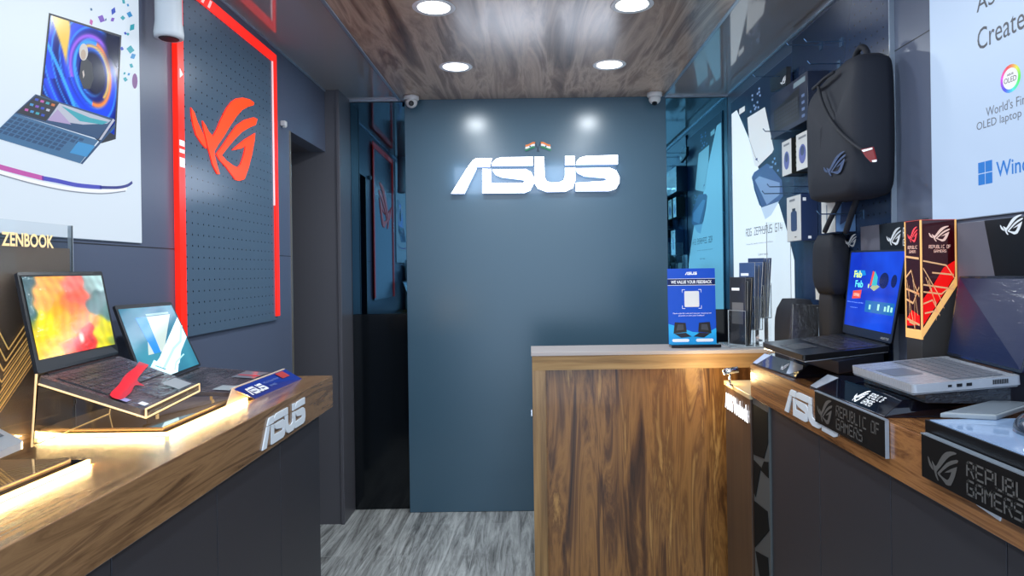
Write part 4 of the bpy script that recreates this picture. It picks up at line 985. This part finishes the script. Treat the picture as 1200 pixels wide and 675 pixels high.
# ---- backpack
FAB = mat('backpack_fabric', (20, 25, 37), .75); bump(FAB, noise(FAB, coords(FAB), 160, 3), .25, .001)
FABD = mat('backpack_dark', (22, 25, 34), .75)
bY0, bY1 = 2.10, 2.47
t = thing('backpack', 'large dark backpack with red tag hanging on the right wall', 'backpack', (1.10, 2.28, 1.63))
def pk_body():
    me = bpy.data.meshes.new('body'); bm = bmesh.new()
    secs = []
    # outline in (y, z) seen from the aisle, then depth profile toward the wall
    out = [(2.43, 1.635), (2.47, 1.66), (2.478, 1.80), (2.476, 1.99), (2.455, 2.035), (2.36, 2.065), (2.26, 2.085), (2.17, 2.092), (2.12, 2.075), (2.10, 2.02), (2.095, 1.85), (2.10, 1.70), (2.115, 1.645), (2.16, 1.625), (2.30, 1.628)]
    out = [tuple(p) for p in smooth_line(out + [out[0]], 4)[:-1]]
    cy, cz = 2.285, 1.85
    prof = [(1.155, .97), (1.13, 1.0), (1.085, 1.0), (1.055, .985), (1.035, .95), (1.026, .88), (1.022, .6), (1.020, .25)]
    n = len(out); vs = []; fs = []
    for (x, s_) in prof:
        for (y, z) in out:
            xx = x
            if z > 1.98 and x < 1.1: xx = x + (z - 1.98) * .15
            vs.append((xx, cy + (y - cy) * s_, cz + (z - cz) * s_))
    for i in range(len(prof) - 1):
        for k in range(n): fs.append((i * n + k, i * n + (k + 1) % n, (i + 1) * n + (k + 1) % n, (i + 1) * n + k))
    fs.append(tuple(range(n))); fs.append(tuple((len(prof) - 1) * n + k for k in reversed(range(n))))
    return vs, fs
vs, fs = pk_body(); b = MB(); b.add(vs, fs, FAB); b.build('body', t, smooth=True)
b = MB(); pB = lambda x, y, X: onX(x, y, X)
b.tube([pB(953, 104, 1.02), pB(958, 100, 1.015), pB(966, 92, 1.015), pB(977, 84.5, 1.022)], .006, FABD, 10)
b.tube([Vector(p) for p in smooth_line([pB(959, 101, 1.017), pB(963, 118, 1.012), pB(971, 136, 1.012), pB(983, 153, 1.012), pB(998, 167, 1.014), pB(1012, 177, 1.022)], 4)], .0055, FABD, 10); b.build('strap', t, smooth=True)
b = MB(); b.tube([Vector(p) for p in smooth_line([(1.10, 2.245, 2.065), (1.10, 2.235, 2.105), (1.10, 2.20, 2.125), (1.10, 2.165, 2.105), (1.10, 2.15, 2.065)], 4)], .010, FABD, 10); b.build('top_handle', t, smooth=True)
b = MB()
q = [(onX(x, y, 1.017)[1], onX(x, y, 1.017)[2]) for (x, y) in ((965, 209), (991, 176))]
mark(b, ROGM, (-q[0][0], -q[1][0], q[0][1], q[1][1]), lambda y, z, w_: Vector((1.0185 - w_, -y, z)), .001, mat('tonal_logo', (46, 66, 104), .5)); b.build('eye_logo', t, recalc=False)
b = MB(); RT = mat('red_tag', (120, 20, 24), .5); fr = RWf(1.017)
q = [(onX(x, y, 1.017)[1], onX(x, y, 1.017)[2]) for (x, y) in ((1010, 175), (1024, 172), (1028, 188), (1022, 190), (1016, 184))]; b.prism(q, fr, 0, .004, RT)
q = [(onX(x, y, 1.012)[1], onX(x, y, 1.012)[2]) for (x, y) in ((1010, 176), (1022, 173), (1022, 175), (1012, 178))]; b.prism(q, fr, .004, .006, CW)
q = [(onX(x, y, 1.012)[1], onX(x, y, 1.012)[2]) for (x, y) in ((1022, 188), (1027, 187), (1027, 189.5), (1023, 190))]; b.prism(q, fr, .004, .006, CW); b.build('red_tag', t)
b = MB()
b.tube([Vector(p) for p in smooth_line([(1.10, 2.34, 1.65), (1.078, 2.38, 1.58), (1.075, 2.43, 1.53)], 4)], .009, FABD, 8); b.tube([Vector(p) for p in smooth_line([(1.11, 2.24, 1.65), (1.10, 2.27, 1.59), (1.10, 2.32, 1.52)], 4)], .010, FABD, 8); b.build('hanging_strap', t, smooth=True)

# ---- shoulder bag, pouch, white tag at the wall behind the counter
t = thing('shoulder_bag', 'black soft bag with grey eye logo hanging below the backpack', 'bag', (1.13, 2.42, 1.10))
def softbox(x0, x1, y0, y1, z0, z1, m, taper=.12, nb=8):
    b = MB(); vs = []; fs = []; n = 20
    for i in range(nb + 1):
        tt = i / nb; z = z0 + (z1 - z0) * tt; s_ = 1 - taper * abs(2 * tt - 1) ** 3; s2 = 1 - .5 * abs(2 * tt - 1) ** 4
        for k in range(n):
            a = 2 * math.pi * k / n; ca, sa = math.cos(a), math.sin(a)
            cx = math.copysign(abs(ca) ** .45, ca); sy = math.copysign(abs(sa) ** .35, sa)
            wr = 1 + .04 * math.sin(5 * a + i)
            vs.append(((x0 + x1) / 2 + (x1 - x0) / 2 * cx * s2, (y0 + y1) / 2 + (y1 - y0) / 2 * sy * s_ * wr, z))
    for i in range(nb):
        for k in range(n): fs.append((i * n + k, i * n + (k + 1) % n, (i + 1) * n + (k + 1) % n, (i + 1) * n + k))
    fs.append(tuple(reversed(range(n)))); fs.append(tuple(nb * n + k for k in range(n))); b.add(vs, fs, m); return b
softbox(1.08, XR - .014, 2.41, 2.575, 1.30, 1.522, FABD).build('body', t, smooth=True)
b = MB(); q = [(onX(x, y, 1.075)[1], onX(x, y, 1.075)[2]) for (x, y) in ((990, 290), (1003, 274))]
mark(b, ROGM, (-q[0][0], -q[1][0], q[0][1], q[1][1]), lambda y, z, w_: Vector((1.078 - w_, -y, z)), .001, mat('grey_logo', (120, 124, 130), .4)); b.build('eye_logo', t, recalc=False)
BRB = mat('brown_black_cloth', (34, 32, 34), .7)
b = softbox(1.10, XR - .014, 2.455, 2.565, 1.09, 1.33, BRB, .05); b.build('lower_pouch', t, smooth=True)
b = softbox(1.03, XR - .014, 2.66, 2.86, .9365, 1.27, FABD, .2)
tag(b.build('black_bag', origin=(1.10, 2.76, .9365), smooth=True), 'slumped black bag behind the brochure holder near the poster', 'bag')
t = thing('document_pouch', 'shiny dark translucent pouch leaning behind the blue-screen laptop', 'pouch', (1.05, 2.57, .937))
b = MB(); PF = film('smoky_film', (54, 54, 56), .2, .8, axis_scale=(20, 20, 12))
b.hexa([(.98, 2.53, .937), (1.12, 2.57, .937), (1.12, 2.60, .937), (.97, 2.56, .937)], [(1.02, 2.60, 1.26), (1.165, 2.61, 1.25), (1.165, 2.62, 1.25), (1.02, 2.61, 1.26)], PF); b.build('sleeve', t, bevel=.004)
b = MB(); b.tube([(1.10, 2.563, .96), (1.125, 2.598, 1.25)], .0016, ALU, 6); b.build('seam', t)
b = MB(); c = onX(960, 338, 1.14); b.prism([(c.y - .025, c.z + .03), (c.y + .03, c.z + .03), (c.y + .026, c.z - .045), (c.y - .02, c.z - .045)], RWf(1.14), 0, .003, BXW)
text(b, 'Pencil', (-c.y - .02, -c.y + .018, c.z + .008, c.z + .018), lambda y, z, w_: Vector((1.14 - w_, -y, z)), .0034, INK)
tag(b.build('price_tag', origin=(1.14, c.y, c.z - .04)), 'small white paper tag above the shiny pouch', 'tag')

# ---- windows poster
t = thing('windows_poster', 'bright backlit poster with thin dark words and round rainbow badge, right wall', 'poster', (XR, 1.5, 1.52))
yW = onX(1090, 60, XP).y
b = MB(); b.box(XP, XR, .45, yW, 1.525, 2.40, ALU); b.build('backing', t)
LB2 = PP('poster_backlight_right', (184, 208, 240), 0.86)
b = MB(); fr = RWf(XP); mir = lambda y, z, w_: Vector((XP - w_, -y, z))
b.prism(rect(.452, yW - .002, 1.527, 2.398), fr, 0, .001, LB2)
IK = PP('print_thin_ink', (84, 92, 116), .2)
def T(s, a, e, hpx, dpx, m, bold=0.0, k=0):
    """baseline from pixel a to pixel e, cap height hpx at a"""
    p = K([a, e]); z0 = p[0][1]; y0, y1 = p[0][0], p[1][0]; h = hpx / 780 * y0
    text(b, s, (-y0, -y1, z0 - dpx / 780 * y0, z0 + h), mir, .002 + k * .0004, m, bold)
T('ASUS Laptops', (1145, 22), (1282, -24), 27, 0, IK); T('Create in', (1146, 60), (1224, 34), 25, 0, IK)
IKL = PP('print_light_ink', (130, 140, 162), .4); T("World's First 14\"", (1156, 137), (1228, 128), 11, 0, IKL); T('OLED laptop 100%', (1145, 153), (1226, 143), 9, 3, IKL)
cy = K([(1184.5, 92)])[0]; R0, R1 = .0245 * 1.05, .034
import colorsys
for k in range(36):
    a0 = k / 36 * 2 * math.pi; a1 = (k + 1.02) / 36 * 2 * math.pi; c_ = colorsys.hsv_to_rgb((.28 - k / 36) % 1, .72, .95); m = PP('badge_%d' % k, tuple(int(255 * q) for q in c_), .8)
    b.flat([(-cy[0] + r * math.cos(a), cy[1] + r * 1.0 * math.sin(a)) for r, a in ((R0, a0), (R1, a0), (R1, a1), (R0, a1))], mir, .002, m)
b.flat(circ(-cy[0], cy[1], R0), mir, .0022, PP('badge_white', (238, 242, 250), .85))
text(b, 'ASUS', (-cy[0] - .011, -cy[0] + .011, cy[1] + .008, cy[1] + .013), mir, .0026, IK, .03); text(b, 'OLED', (-cy[0] - .021, -cy[0] + .021, cy[1] - .009, cy[1] + .004), mir, .0026, INK)
WB = PP('window_blue', (20, 120, 214), .8)
p = K([(1147, 217.5), (1163.5, 215), (1147, 191)]); y0 = p[0][0]; y1 = p[1][0]; zb, zt = p[0][1], p[2][1]
for (i, j) in ((0, 0), (1, 0), (0, 1), (1, 1)):
    wd = (y0 - y1); u0 = -y0 + i * wd * .52; v0 = zb + j * (zt - zb) * .52
    b.flat(rect(u0, u0 + wd * .48, v0, v0 + (zt - zb) * .48), mir, .002, WB)
T('Windows 11', (1168, 208), (1262, 204), 18, 0, WB, .01)
b.build('printed_face', t, recalc=False)

# ================================================================== RIGHT COUNTER GOODS
def backdrop(label, y0, y1, z0, z1, split, lbox, words, off_=0.0):
    t = thing('backdrop_board', label, 'display board', (1.165, (y0 + y1) / 2, z0), 'grey and black backdrop boards on the right counter')
    b = MB(); b.box(XR - .023, XR - .013, y0, y1, z0, z1, mat('board_grey', (98, 98, 110), .35)); b.build('board', t, bevel=.001)
    b = MB(); F = lambda y, z, w_: Vector((XR - .023 - w_, y, z)); zt, zb = z1 - .0005, z0 + .001
    b.flat([(split[0], zt), (y0 + .0005, zt), (y0 + .0005, zb), (split[1], zb)], F, .0006, mat('board_black', (14, 15, 20), .3, coat=.3))
    G = lambda y, z, w_: Vector((XR - .023 - w_, -y, z)); SLV = mat('silver_print', (214, 220, 226), .3, emit=(214, 220, 226), es=.12)
    mark(b, ROGM, (-lbox[0], -lbox[1], lbox[2], lbox[3]), G, .001, SLV)
    if words: atext(b, 'REPUBLIC OF', (-words[0], -words[1], words[3] + .004, words[2]), G, .001, SLV, 1.0); atext(b, 'GAMERS', (-words[0], -words[0] + (words[0] - words[1]) * .6, words[3] - .022, words[3] - .004), G, .001, SLV, 1.0)
    b.build('print', t, recalc=False)
XBD = XR - .024
def kb(pts): return [(onX(x, y, XBD)[1], onX(x, y, XBD)[2]) for (x, y) in pts]
q = kb([(1008, 266), (1030, 264), (1033, 290), (1039, 288), (1056, 266), (1058, 266), (1075, 275), (1060, 279), (1060, 290)])
z_t = q[0][1]
backdrop('grey and black board with white logo behind the blue-screen laptop', 1.93, q[0][0], 1.25, z_t, (q[1][0], q[2][0]), (q[3][0], q[4][0], q[3][1], q[4][1]), (q[5][0], 1.95, q[5][1] - .004, q[7][1]))
q = kb([(1121, 262), (1153, 250), (1176, 322), (1172, 275), (1199, 250)])
backdrop('grey and black board with silver logo behind the navy film-wrapped laptop', 1.30, q[0][0], 1.25, q[0][1], (q[1][0], q[2][0] - .0), (q[3][0], q[4][0], q[3][1] - .002, q[4][1] - .002), None)

# ---- acrylic tower
TP = Vector((1.070, 1.825, 1.05)); TR_ = XR - .012; TB_ = 1.90
t = thing('logo_tower', 'red and black acrylic tower with gold edges and eye logos', 'display tower', ((TP.x + TR_) / 2, 1.86, 1.05))
zA, zB, zT = 1.198, 1.345, 1.525
MAR = mat('maroon_acrylic', (50, 6, 12), .06, coat=1.0, emit=(60, 4, 10), es=.25); GE = mat('amber_edge', (232, 184, 116), .2, emit=(238, 172, 96), es=.55); GR = mat('tower_base', (58, 56, 56), .4)
RDL = mat('lit_red_panel', (210, 20, 20), .2, emit=(220, 16, 14), es=.7)
x0, x1, y0, y1 = TP.x, TR_, TP.y, TB_
b = MB(); b.hexa([(x0, y0, 1.05), (x1, y0, 1.05), (x1, y1, 1.05), (x0, y1, 1.05)], [(x0, y0, zA), (x1, y0, zB), (x1, y1, zB), (x0, y1, zA)], GR); b.build('base', t, bevel=.001)
b = MB(); e = .024
b.hexa([(x0, y0, zA + e), (x1, y0, zB + e), (x1, y1, zB + e), (x0, y1, zA + e)], [(x0, y0, zT), (x1, y0, zT), (x1, y1, zT), (x0, y1, zT)], MAR); b.build('acrylic_block', t, bevel=.001)
b = MB(); b.hexa([(x0 - .001, y0 - .001, zA), (x1, y0 - .001, zB), (x1, y1, zB), (x0 - .001, y1, zA)], [(x0 - .001, y0 - .001, zA + e), (x1, y0 - .001, zB + e + .006), (x1, y1, zB + e + .006), (x0 - .001, y1, zA + e)], GE)
for (x, y) in ((x0, y0), (x0, y1), (x1 - .003, y0)):
    zb_ = zA if x < x1 - .01 else zB
    b.box(x - .0015, x + .0025, y - .0018, y + .0015, zb_, zT + .001, GE)
b.box(x0, x1, y0 - .001, y0 + .001, zT, zT + .002, mat('rose_edge', (190, 80, 80), .2)); b.box(x0 - .001, x0 + .001, y0, y1, zT, zT + .002, MATS['rose_edge']); b.build('lit_edge', t)
FF = lambda u, v, w_: Vector((x0 + (x1 - x0) * u, y0 - w_, zA + (zT - zA) * v)); FS = lambda u, v, w_: Vector((x0 - w_, y1 + (y0 - y1) * u, zA + (zT - zA) * v))
b = MB(); LG = mat('gold_print', (222, 176, 128), .3, emit=(222, 160, 110), es=.35)
b.flat([(.04, .12), (.5, .33), (.92, .52), (.95, .66), (.62, .60), (.30, .44), (.04, .34)], FF, .001, RDL); b.flat([(.05, .10), (.9, .12), (.9, .20), (.4, .24), (.05, .16)], FS, .001, RDL)
for F_, ls in ((FF, [[(.05, .66), (.7, .62), (.95, .50)], [(.05, .60), (.5, .36), (.62, .26)], [(.05, .46), (.9, .42)], [(.05, .40), (.55, .38), (.9, .46)], [(.2, .5), (.45, .22)], [(.3, .56), (.9, .54)], [(.05, .3), (.3, .33), (.5, .2)], [(.08, .22), (.4, .24)], [(.12, .52), (.4, .3), (.4, .16)]]),
               (FS, [[(.05, .70), (.9, .68)], [(.05, .52), (.4, .58), (.6, .46), (.9, .36)], [(.1, .5), (.35, .24), (.6, .08)], [(.05, .42), (.9, .38)], [(.05, .33), (.5, .3), (.9, .44)], [(.25, .45), (.25, .14), (.6, .12)], [(.5, .5), (.8, .2)], [(.1, .16), (.9, .12)], [(.6, .34), (.6, .06)]])):
    for l_ in ls: b.stroke([tuple(p) for p in l_], .013 if F_ is FF else .018, F_, .0016, LG)
SV = mat('logo_print', (226, 190, 176), .3, emit=(226, 180, 160), es=.4)
mark(b, ROGM, (.22, .82, .82, .95), FF, .0016, SV); mark(b, ROGM, (.2, .85, .82, .95), FS, .0016, mat('logo_print_red', (226, 70, 80), .3, emit=(226, 60, 70), es=.5))
atext(b, 'REPUBLIC OF', (.22, .82, .765, .79), FF, .0016, SV, 1); atext(b, 'GAMERS', (.36, .70, .73, .75), FF, .0016, SV, 1); atext(b, 'REPUBLIC', (.2, .8, .765, .79), FS, .0016, SV, 1); atext(b, 'GAMERS', (.3, .7, .73, .75), FS, .0016, SV, 1)
b.build('print', t, recalc=False)

# ---- chamfered black stands
STL = mat('chamfer_silver_and_glare', (196, 206, 222), .22, metal=.4)
GN = mat('stand_gloss_navy', (8, 12, 26), .08, coat=1.0, coat_rough=.04)
def stand(label, A, B, C, D, h, ins, logo):
    """A far front, B near front, C near back, D far back (bottom corners)"""
    t = thing('gaming_stand', label, 'display stand', ((A[0] + C[0]) / 2, (A[1] + C[1]) / 2, 1.05), 'chamfered black stands on the right counter')
    A, B, C, D = [Vector((p[0], p[1], 1.05)) for p in (A, B, C, D)]
    up = Vector((0, 0, h)); lip = Vector((0, 0, .004))
    At = A + up + Vector((ins, -.01, 0)); Bt = B + up + Vector((ins, .012, 0)); Ct = C + up; Dt = D + up
    b = MB(); b.hexa([A, B, C, D], [A + lip, B + lip, C + lip, D + lip], GN); b.hexa([A + lip, B + lip, C + lip, D + lip], [At, Bt, Ct, Dt], GN); b.build('body', t, bevel=.0008)
    BF = quadf(A + lip, B + lip, Bt, At, (-1, 0, 1))
    b = MB(); b.prism([(0, .04), (.10, .04), (.17, .99), (0.0, .99)], BF, .0003, .001, STL); b.build('silver_corner', t)
    if logo:
        b = MB(); mark(b, ROGM, (.56, .66, .12, .88), BF, .0008, CW); atext(b, 'REPUBLIC OF', (.69, .86, .54, .80), BF, .0008, CW, .8); atext(b, 'GAMERS', (.69, .80, .18, .44), BF, .0008, CW, .8); b.build('white_logo', t, recalc=False)
    else:
        b = MB(); b.prism([(.66, .96), (.94, .92), (.99, .66), (.86, .08), (.80, .06), (.74, .5)], BF, .0003, .0008, STL); mark(b, ROGM, (.60, .70, .2, .75), BF, .001, CW); b.build('glare_and_logo', t)  # white glare painted on the bevel in silver, plus the eye logo
    return t
stand('black chamfered stand under the blue-screen laptop', (.803, 2.425), (.830, 2.10), (1.14, 2.14), (1.14, 2.435), .040, .042, False)
stand('black chamfered stand with white words under the silver laptop', (.806, 1.935), (.811, 1.535), (1.06, 1.525), (1.06, 1.79), .040, .05, True)

def riser(label, pts, z0, z1, m):
    b = MB(); b.prism([(p[0], p[1]) for p in pts], ZF(0), z0, z1, m)
    c = sum((Vector((p[0], p[1], 0)) for p in pts), Vector()) / len(pts)
    return b
# --- laptop A
A4, B4, C4, D4 = onZ(893, 401, 1.15), onZ(941.7, 416.5, 1.15), onZ(1056, 405, 1.15), onZ(987, 391, 1.157)
TLa, TRa = onX(996.5, 294, 1.148), onX(1064, 292, 1.146)
D4.x = min(D4.x, 1.135); C4.x = min(C4.x, 1.13)
def sc_fab(b, F):
    def m(n, c, e=.75): return mat('fab_' + n, c, .12, emit=c, es=e)
    bg = m('bg', (16, 52, 176)); f = noise(bg, coords(bg, (4, 4, 4)), 1.6, 2); bg.node_tree.links.new(ramp(bg, f, [(.35, (14, 34, 140)), (.65, (22, 76, 200))]), nodes(bg)[2].inputs['Emission Color'])
    b.prism(rect(0, 1, 0, 1), F, .0003, .0008, bg)
    lm = m('lime', (196, 220, 130)); cyn = m('cyan', (90, 200, 214)); rdx = m('red', (206, 70, 50))
    b.flat([(.14, .66), (.36, .70), (.33, .76), (.13, .76)], F, .0010, m('teal', (20, 120, 190)))
    text(b, 'Fab', (.115, .28, .66, .755), F, .0014, lm, .03); text(b, 'Feb', (.16, .325, .53, .625), F, .0014, cyn, .03)
    b.flat([(.12, .37), (.30, .39), (.31, .50), (.13, .48)], F, .0012, rdx); text(b, 'OFFERS', (.15, .28, .41, .45), F, .0016, m('pale', (236, 190, 170)), .02)
    text(b, 'Celebrate this February with ASUS', (.02, .37, .315, .335), F, .0012, m('txt', (130, 170, 230))); text(b, 'and get more', (.10, .26, .245, .265), F, .0012, m('txt', (130, 170, 230)))
    b.flat([(.47, .54), (.56, .50), (.66, .56), (.56, .60)], F, .0013, m('sand', (150, 160, 120))); b.flat([(.46, .56), (.49, .76), (.53, .74), (.52, .58)], F, .0014, rdx); b.flat([(.50, .57), (.53, .76), (.60, .68), (.60, .57)], F, .0015, m('tealb', (50, 160, 170)))
    b.flat(circ(.72, .64, .085, .10, 16), F, .0013, m('dark', (14, 24, 70))); b.flat(circ(.90, .64, .05, .08, 16), F, .0013, m('dark', (14, 24, 70))); b.flat(circ(.44, .56, .012, .03, 10), F, .0013, lm)
    b.flat(rect(.42, .98, .22, .37), F, .0011, m('band', (18, 90, 150)))
    for k, x in enumerate((.52, .69, .82, .88, .94)): b.flat(rect(x - .018, x + .018, .26, .30 + .02 * (k % 2 + 1)), F, .0014, m('icon', (150, 214, 190)))
laptop('open_laptop', 'black laptop with bright blue offer screen on the right counter', D4, C4, B4, A4, TLa, TRa, .015, DECKB, BLACK, mat('bezel_slate', (38, 46, 60), .3), KEYD, sc_fab, sb=(.03, .03, .12, .02), face=(-1, 0, 0),
       extras=lambda t, D, L_: (lambda b: (text(b, 'ASUS TUF', (.80, .95, .045, .07), L_, .001, OFFW), b.build('brand_print', t, recalc=False)))(MB()))
TRAY = mat('tray_dark', (16, 20, 32), .4)
def inner(pts, k):
    c = sum((Vector(p) for p in pts), Vector()) / len(pts); return [Vector(p).lerp(c, k) for p in pts]
def tray(label, pts, zb, zoff, film_m):
    q = inner(pts, .05); c = sum(q, Vector()) / 4
    t = thing('clear_tray', label, 'tray', (c.x, c.y, zb), 'clear trays under the right counter laptops')
    cl = lambda p: (max(p.x, .885), p.y)
    bt = inner(pts, .10)
    b = MB(); b.hexa([Vector((*cl(p), zb)) for p in bt], [Vector((*cl(p), p.z - zoff - .0045)) for p in bt], film_m); b.build('block', t, bevel=.002)
    b = MB(); b.hexa([Vector((p.x, p.y, p.z - zoff - .004)) for p in q], [Vector((p.x, p.y, p.z - zoff)) for p in q], ACR); b.build('clear_sheet', t)
    b = MB(); e = [Vector((p.x, p.y, p.z - zoff - .002)) for p in inner(pts, .045)]; b.tube(e + [e[0]], .0018, mat('clear_rim', (150, 160, 172), .15, coat=.6), 6); b.build('clear_rim', t)
tray('clear film-wrapped tray under the blue-screen laptop', (A4, B4, C4, D4), 1.0905, .018, TRAY)
# --- laptop B
A5, B5, C5, D5 = onZ(997.4, 428, 1.135), onZ(1069, 451, 1.135), onZ(1197, 440, 1.157), onZ(1109, 417, 1.157)
A5.x += 0; D5.x = min(D5.x, 1.12)
TLb = onX(1124, 323.5, 1.148); TRb = Vector((1.148, C5.y + .02, TLb.z + .002))
FILMD = film('dark_film_tray', (40, 48, 60), .15, .9, axis_scale=(16, 16, 40))
def sc_navy(b, F): b.prism(rect(0, 1, 0, 1), F, .0003, .0008, NAVYF)
def ex5(t, D, L_):
    N_ = quadf(B5, C5, C5 - Vector((0, 0, .02)), B5 - Vector((0, 0, .02)), (0, -1, 0))
    for (a0, a1, c0_, c1_) in ((.33, .365, .35, .6), (.41, .46, .3, .65), (.50, .55, .3, .65)): b = MB(); b.prism(rect(a0, a1, c0_, c1_), N_, .0005, .0012, PBLACK); b.build('port', t)
    b = MB()
    for k in range(9): b.prism(rect(.74 + k * .016, .75 + k * .016, .2, .7), N_, .0005, .0012, PBLACK)
    o = b.build('vent', t)
laptop('open_laptop', 'silver laptop in creased clear film with dark navy screen', D5, C5, B5, A5, TLb, TRb, .020, DECKS, NAVYF, mat('bezel_navy', (12, 20, 40), .2, coat=.8), KEYS, sc_navy, sb=(.02, .02, .05, .03), face=(-1, 0, .1), extras=ex5)
tray('dark film-wrapped tray under the silver laptop', (A5, B5, C5, D5), 1.0905, .0215, FILMD)

# --- plaques
def plaque(label, y0, y1, z0, z1, X, words):
    t = thing('hanging_plaque', label, 'sign', (X, (y0 + y1) / 2, z0), 'black plaques hooked over the right counter edge')
    b = MB(); b.box(X, .7985, y0, y1, z0, z1, mat('plaque_black', (12, 12, 14), .6, spec=.2)); b.build('board', t, bevel=.002)
    b = MB(); b.box(X - .0005, .7985, y0, y1, z1, z1 + .0022, ALU); b.box(X - .0004, .7985, y0 - .0008, y0, z0, z1, ALU); b.build('clear_rim', t)
    Wd = y1 - y0; H_ = z1 - z0; F = lambda u, v, w_: Vector((X - w_, y1 - Wd * u, z0 + H_ * v))
    b = MB(); EM = mat('embossed_grey', (84, 84, 84), .4)
    mark(b, ROGM, words[0], F, .0007, EM); b.build('embossed_logo', t, recalc=False); b = MB(); atext(b, words[1][0], words[1][1], F, .0007, EM, .95); b.build('embossed_word', t, recalc=False); b = MB(); atext(b, words[2][0], words[2][1], F, .0007, EM, .95)
    b.build('embossed_word', t, recalc=False)
p = [onX(954.4, 461, .79), onX(1037, 489.6, .79), onX(1037, 533.6, .79), onX(957, 498, .79)]
plaque('smaller black plaque with grey embossed words, farther along right counter edge', p[1].y, p[0].y, (p[2].z + p[3].z) / 2, (p[0].z + p[1].z) / 2, .79, ((.05, .30, .12, .92), ('REPUBLIC OF', (.36, .93, .54, .84)), ('GAMERS', (.36, .72, .14, .44))))
p = [onX(1079, 508, .785), onX(1074, 555, .785), onX(1200, 557, .785)]
plaque('larger black plaque with grey embossed words at the lower right', .95, p[0].y, p[1].z, p[0].z, .785, ((.06, .30, .10, .90), ('REPUBLIC', (.36, .84, .53, .82)), ('GAMERS', (.36, .70, .14, .43))))

# --- black riser, slab and mouse in the corner
c = onX(1082.5, 494.5, .80)
t = thing('black_riser', 'black box riser with glossy top painted with a pale reflection at lower right', 'display stand', (.95, 1.15, 1.05))
zt = 1.086
b = MB(); b.box(.802, XR - .04, .85, c.y, 1.05, zt, mat('riser_black', (14, 15, 18), .3)); b.build('box', t, bevel=.0015)
TOPG = mat('reflected_blue_gloss', (150, 180, 220), .08, coat=1.0)  # pale blue put into the colour for the lightbox reflection
b = MB(); b.box(.806, XR - .045, .86, c.y - .012, zt, zt + .002, TOPG); b.build('glossy_top', t)
t = thing('tablet_slab', 'thin pale grey slab behind the pale glossy riser top', 'tablet', (1.0, 1.33, zt + .002))
q = [onZ(x, y, zt + .012) for (x, y) in ((1092, 487), (1165, 490), (1192, 476.5), (1180, 474))]
q = [Vector((.835, 1.365, 0)), Vector((.93, 1.335, 0)), Vector((1.10, 1.455, 0)), Vector((1.03, 1.49, 0))]
b = MB(); b.hexa([Vector((p.x, p.y, zt + .0021)) for p in q], [Vector((p.x, p.y, zt + .012)) for p in q], mat('slab_grey', (150, 158, 164), .3)); b.build('shell', t, bevel=.002)
b = MB(); b.hexa([Vector((p.x, p.y, zt + .0121)) for p in inner([Vector((v.x, v.y, 0)) for v in q], .12)], [Vector((p.x, p.y, zt + .0128)) for p in inner([Vector((v.x, v.y, 0)) for v in q], .12)], mat('slab_face', (120, 130, 140), .2)); b.build('face', t)
t = thing('gaming_mouse', 'dark rounded mouse on the pale glossy riser top', 'mouse', (.985, 1.205, zt + .002))
b = MB(); vs = []; fs = []; nu, nv = 24, 10
mc = Vector((.985, 1.205, zt + .002))
for j in range(nv + 1):
    ph = (math.pi / 2) * j / nv
    for i in range(nu):
        a = 2 * math.pi * i / nu; r = math.cos(ph) ** .7
        vs.append(mc + Vector((.095 * r * math.cos(a), (.105 + .01 * math.cos(a)) * r * math.sin(a), .052 * math.sin(ph) * (1 - .18 * math.sin(a) * math.cos(ph)))))
for j in range(nv):
    for i in range(nu): fs.append((j * nu + i, j * nu + (i + 1) % nu, (j + 1) * nu + (i + 1) % nu, (j + 1) * nu + i))
fs.append(tuple(reversed(range(nu)))); b.add(vs, fs, mat('mouse_shell', (36, 42, 56), .25, coat=.5)); b.build('shell', t, smooth=True)
b = MB(); b.tube([mc + Vector((0, .095, .03)), mc + Vector((0, .06, .05))], .004, BLACK, 8); b.build('scroll_wheel', t)
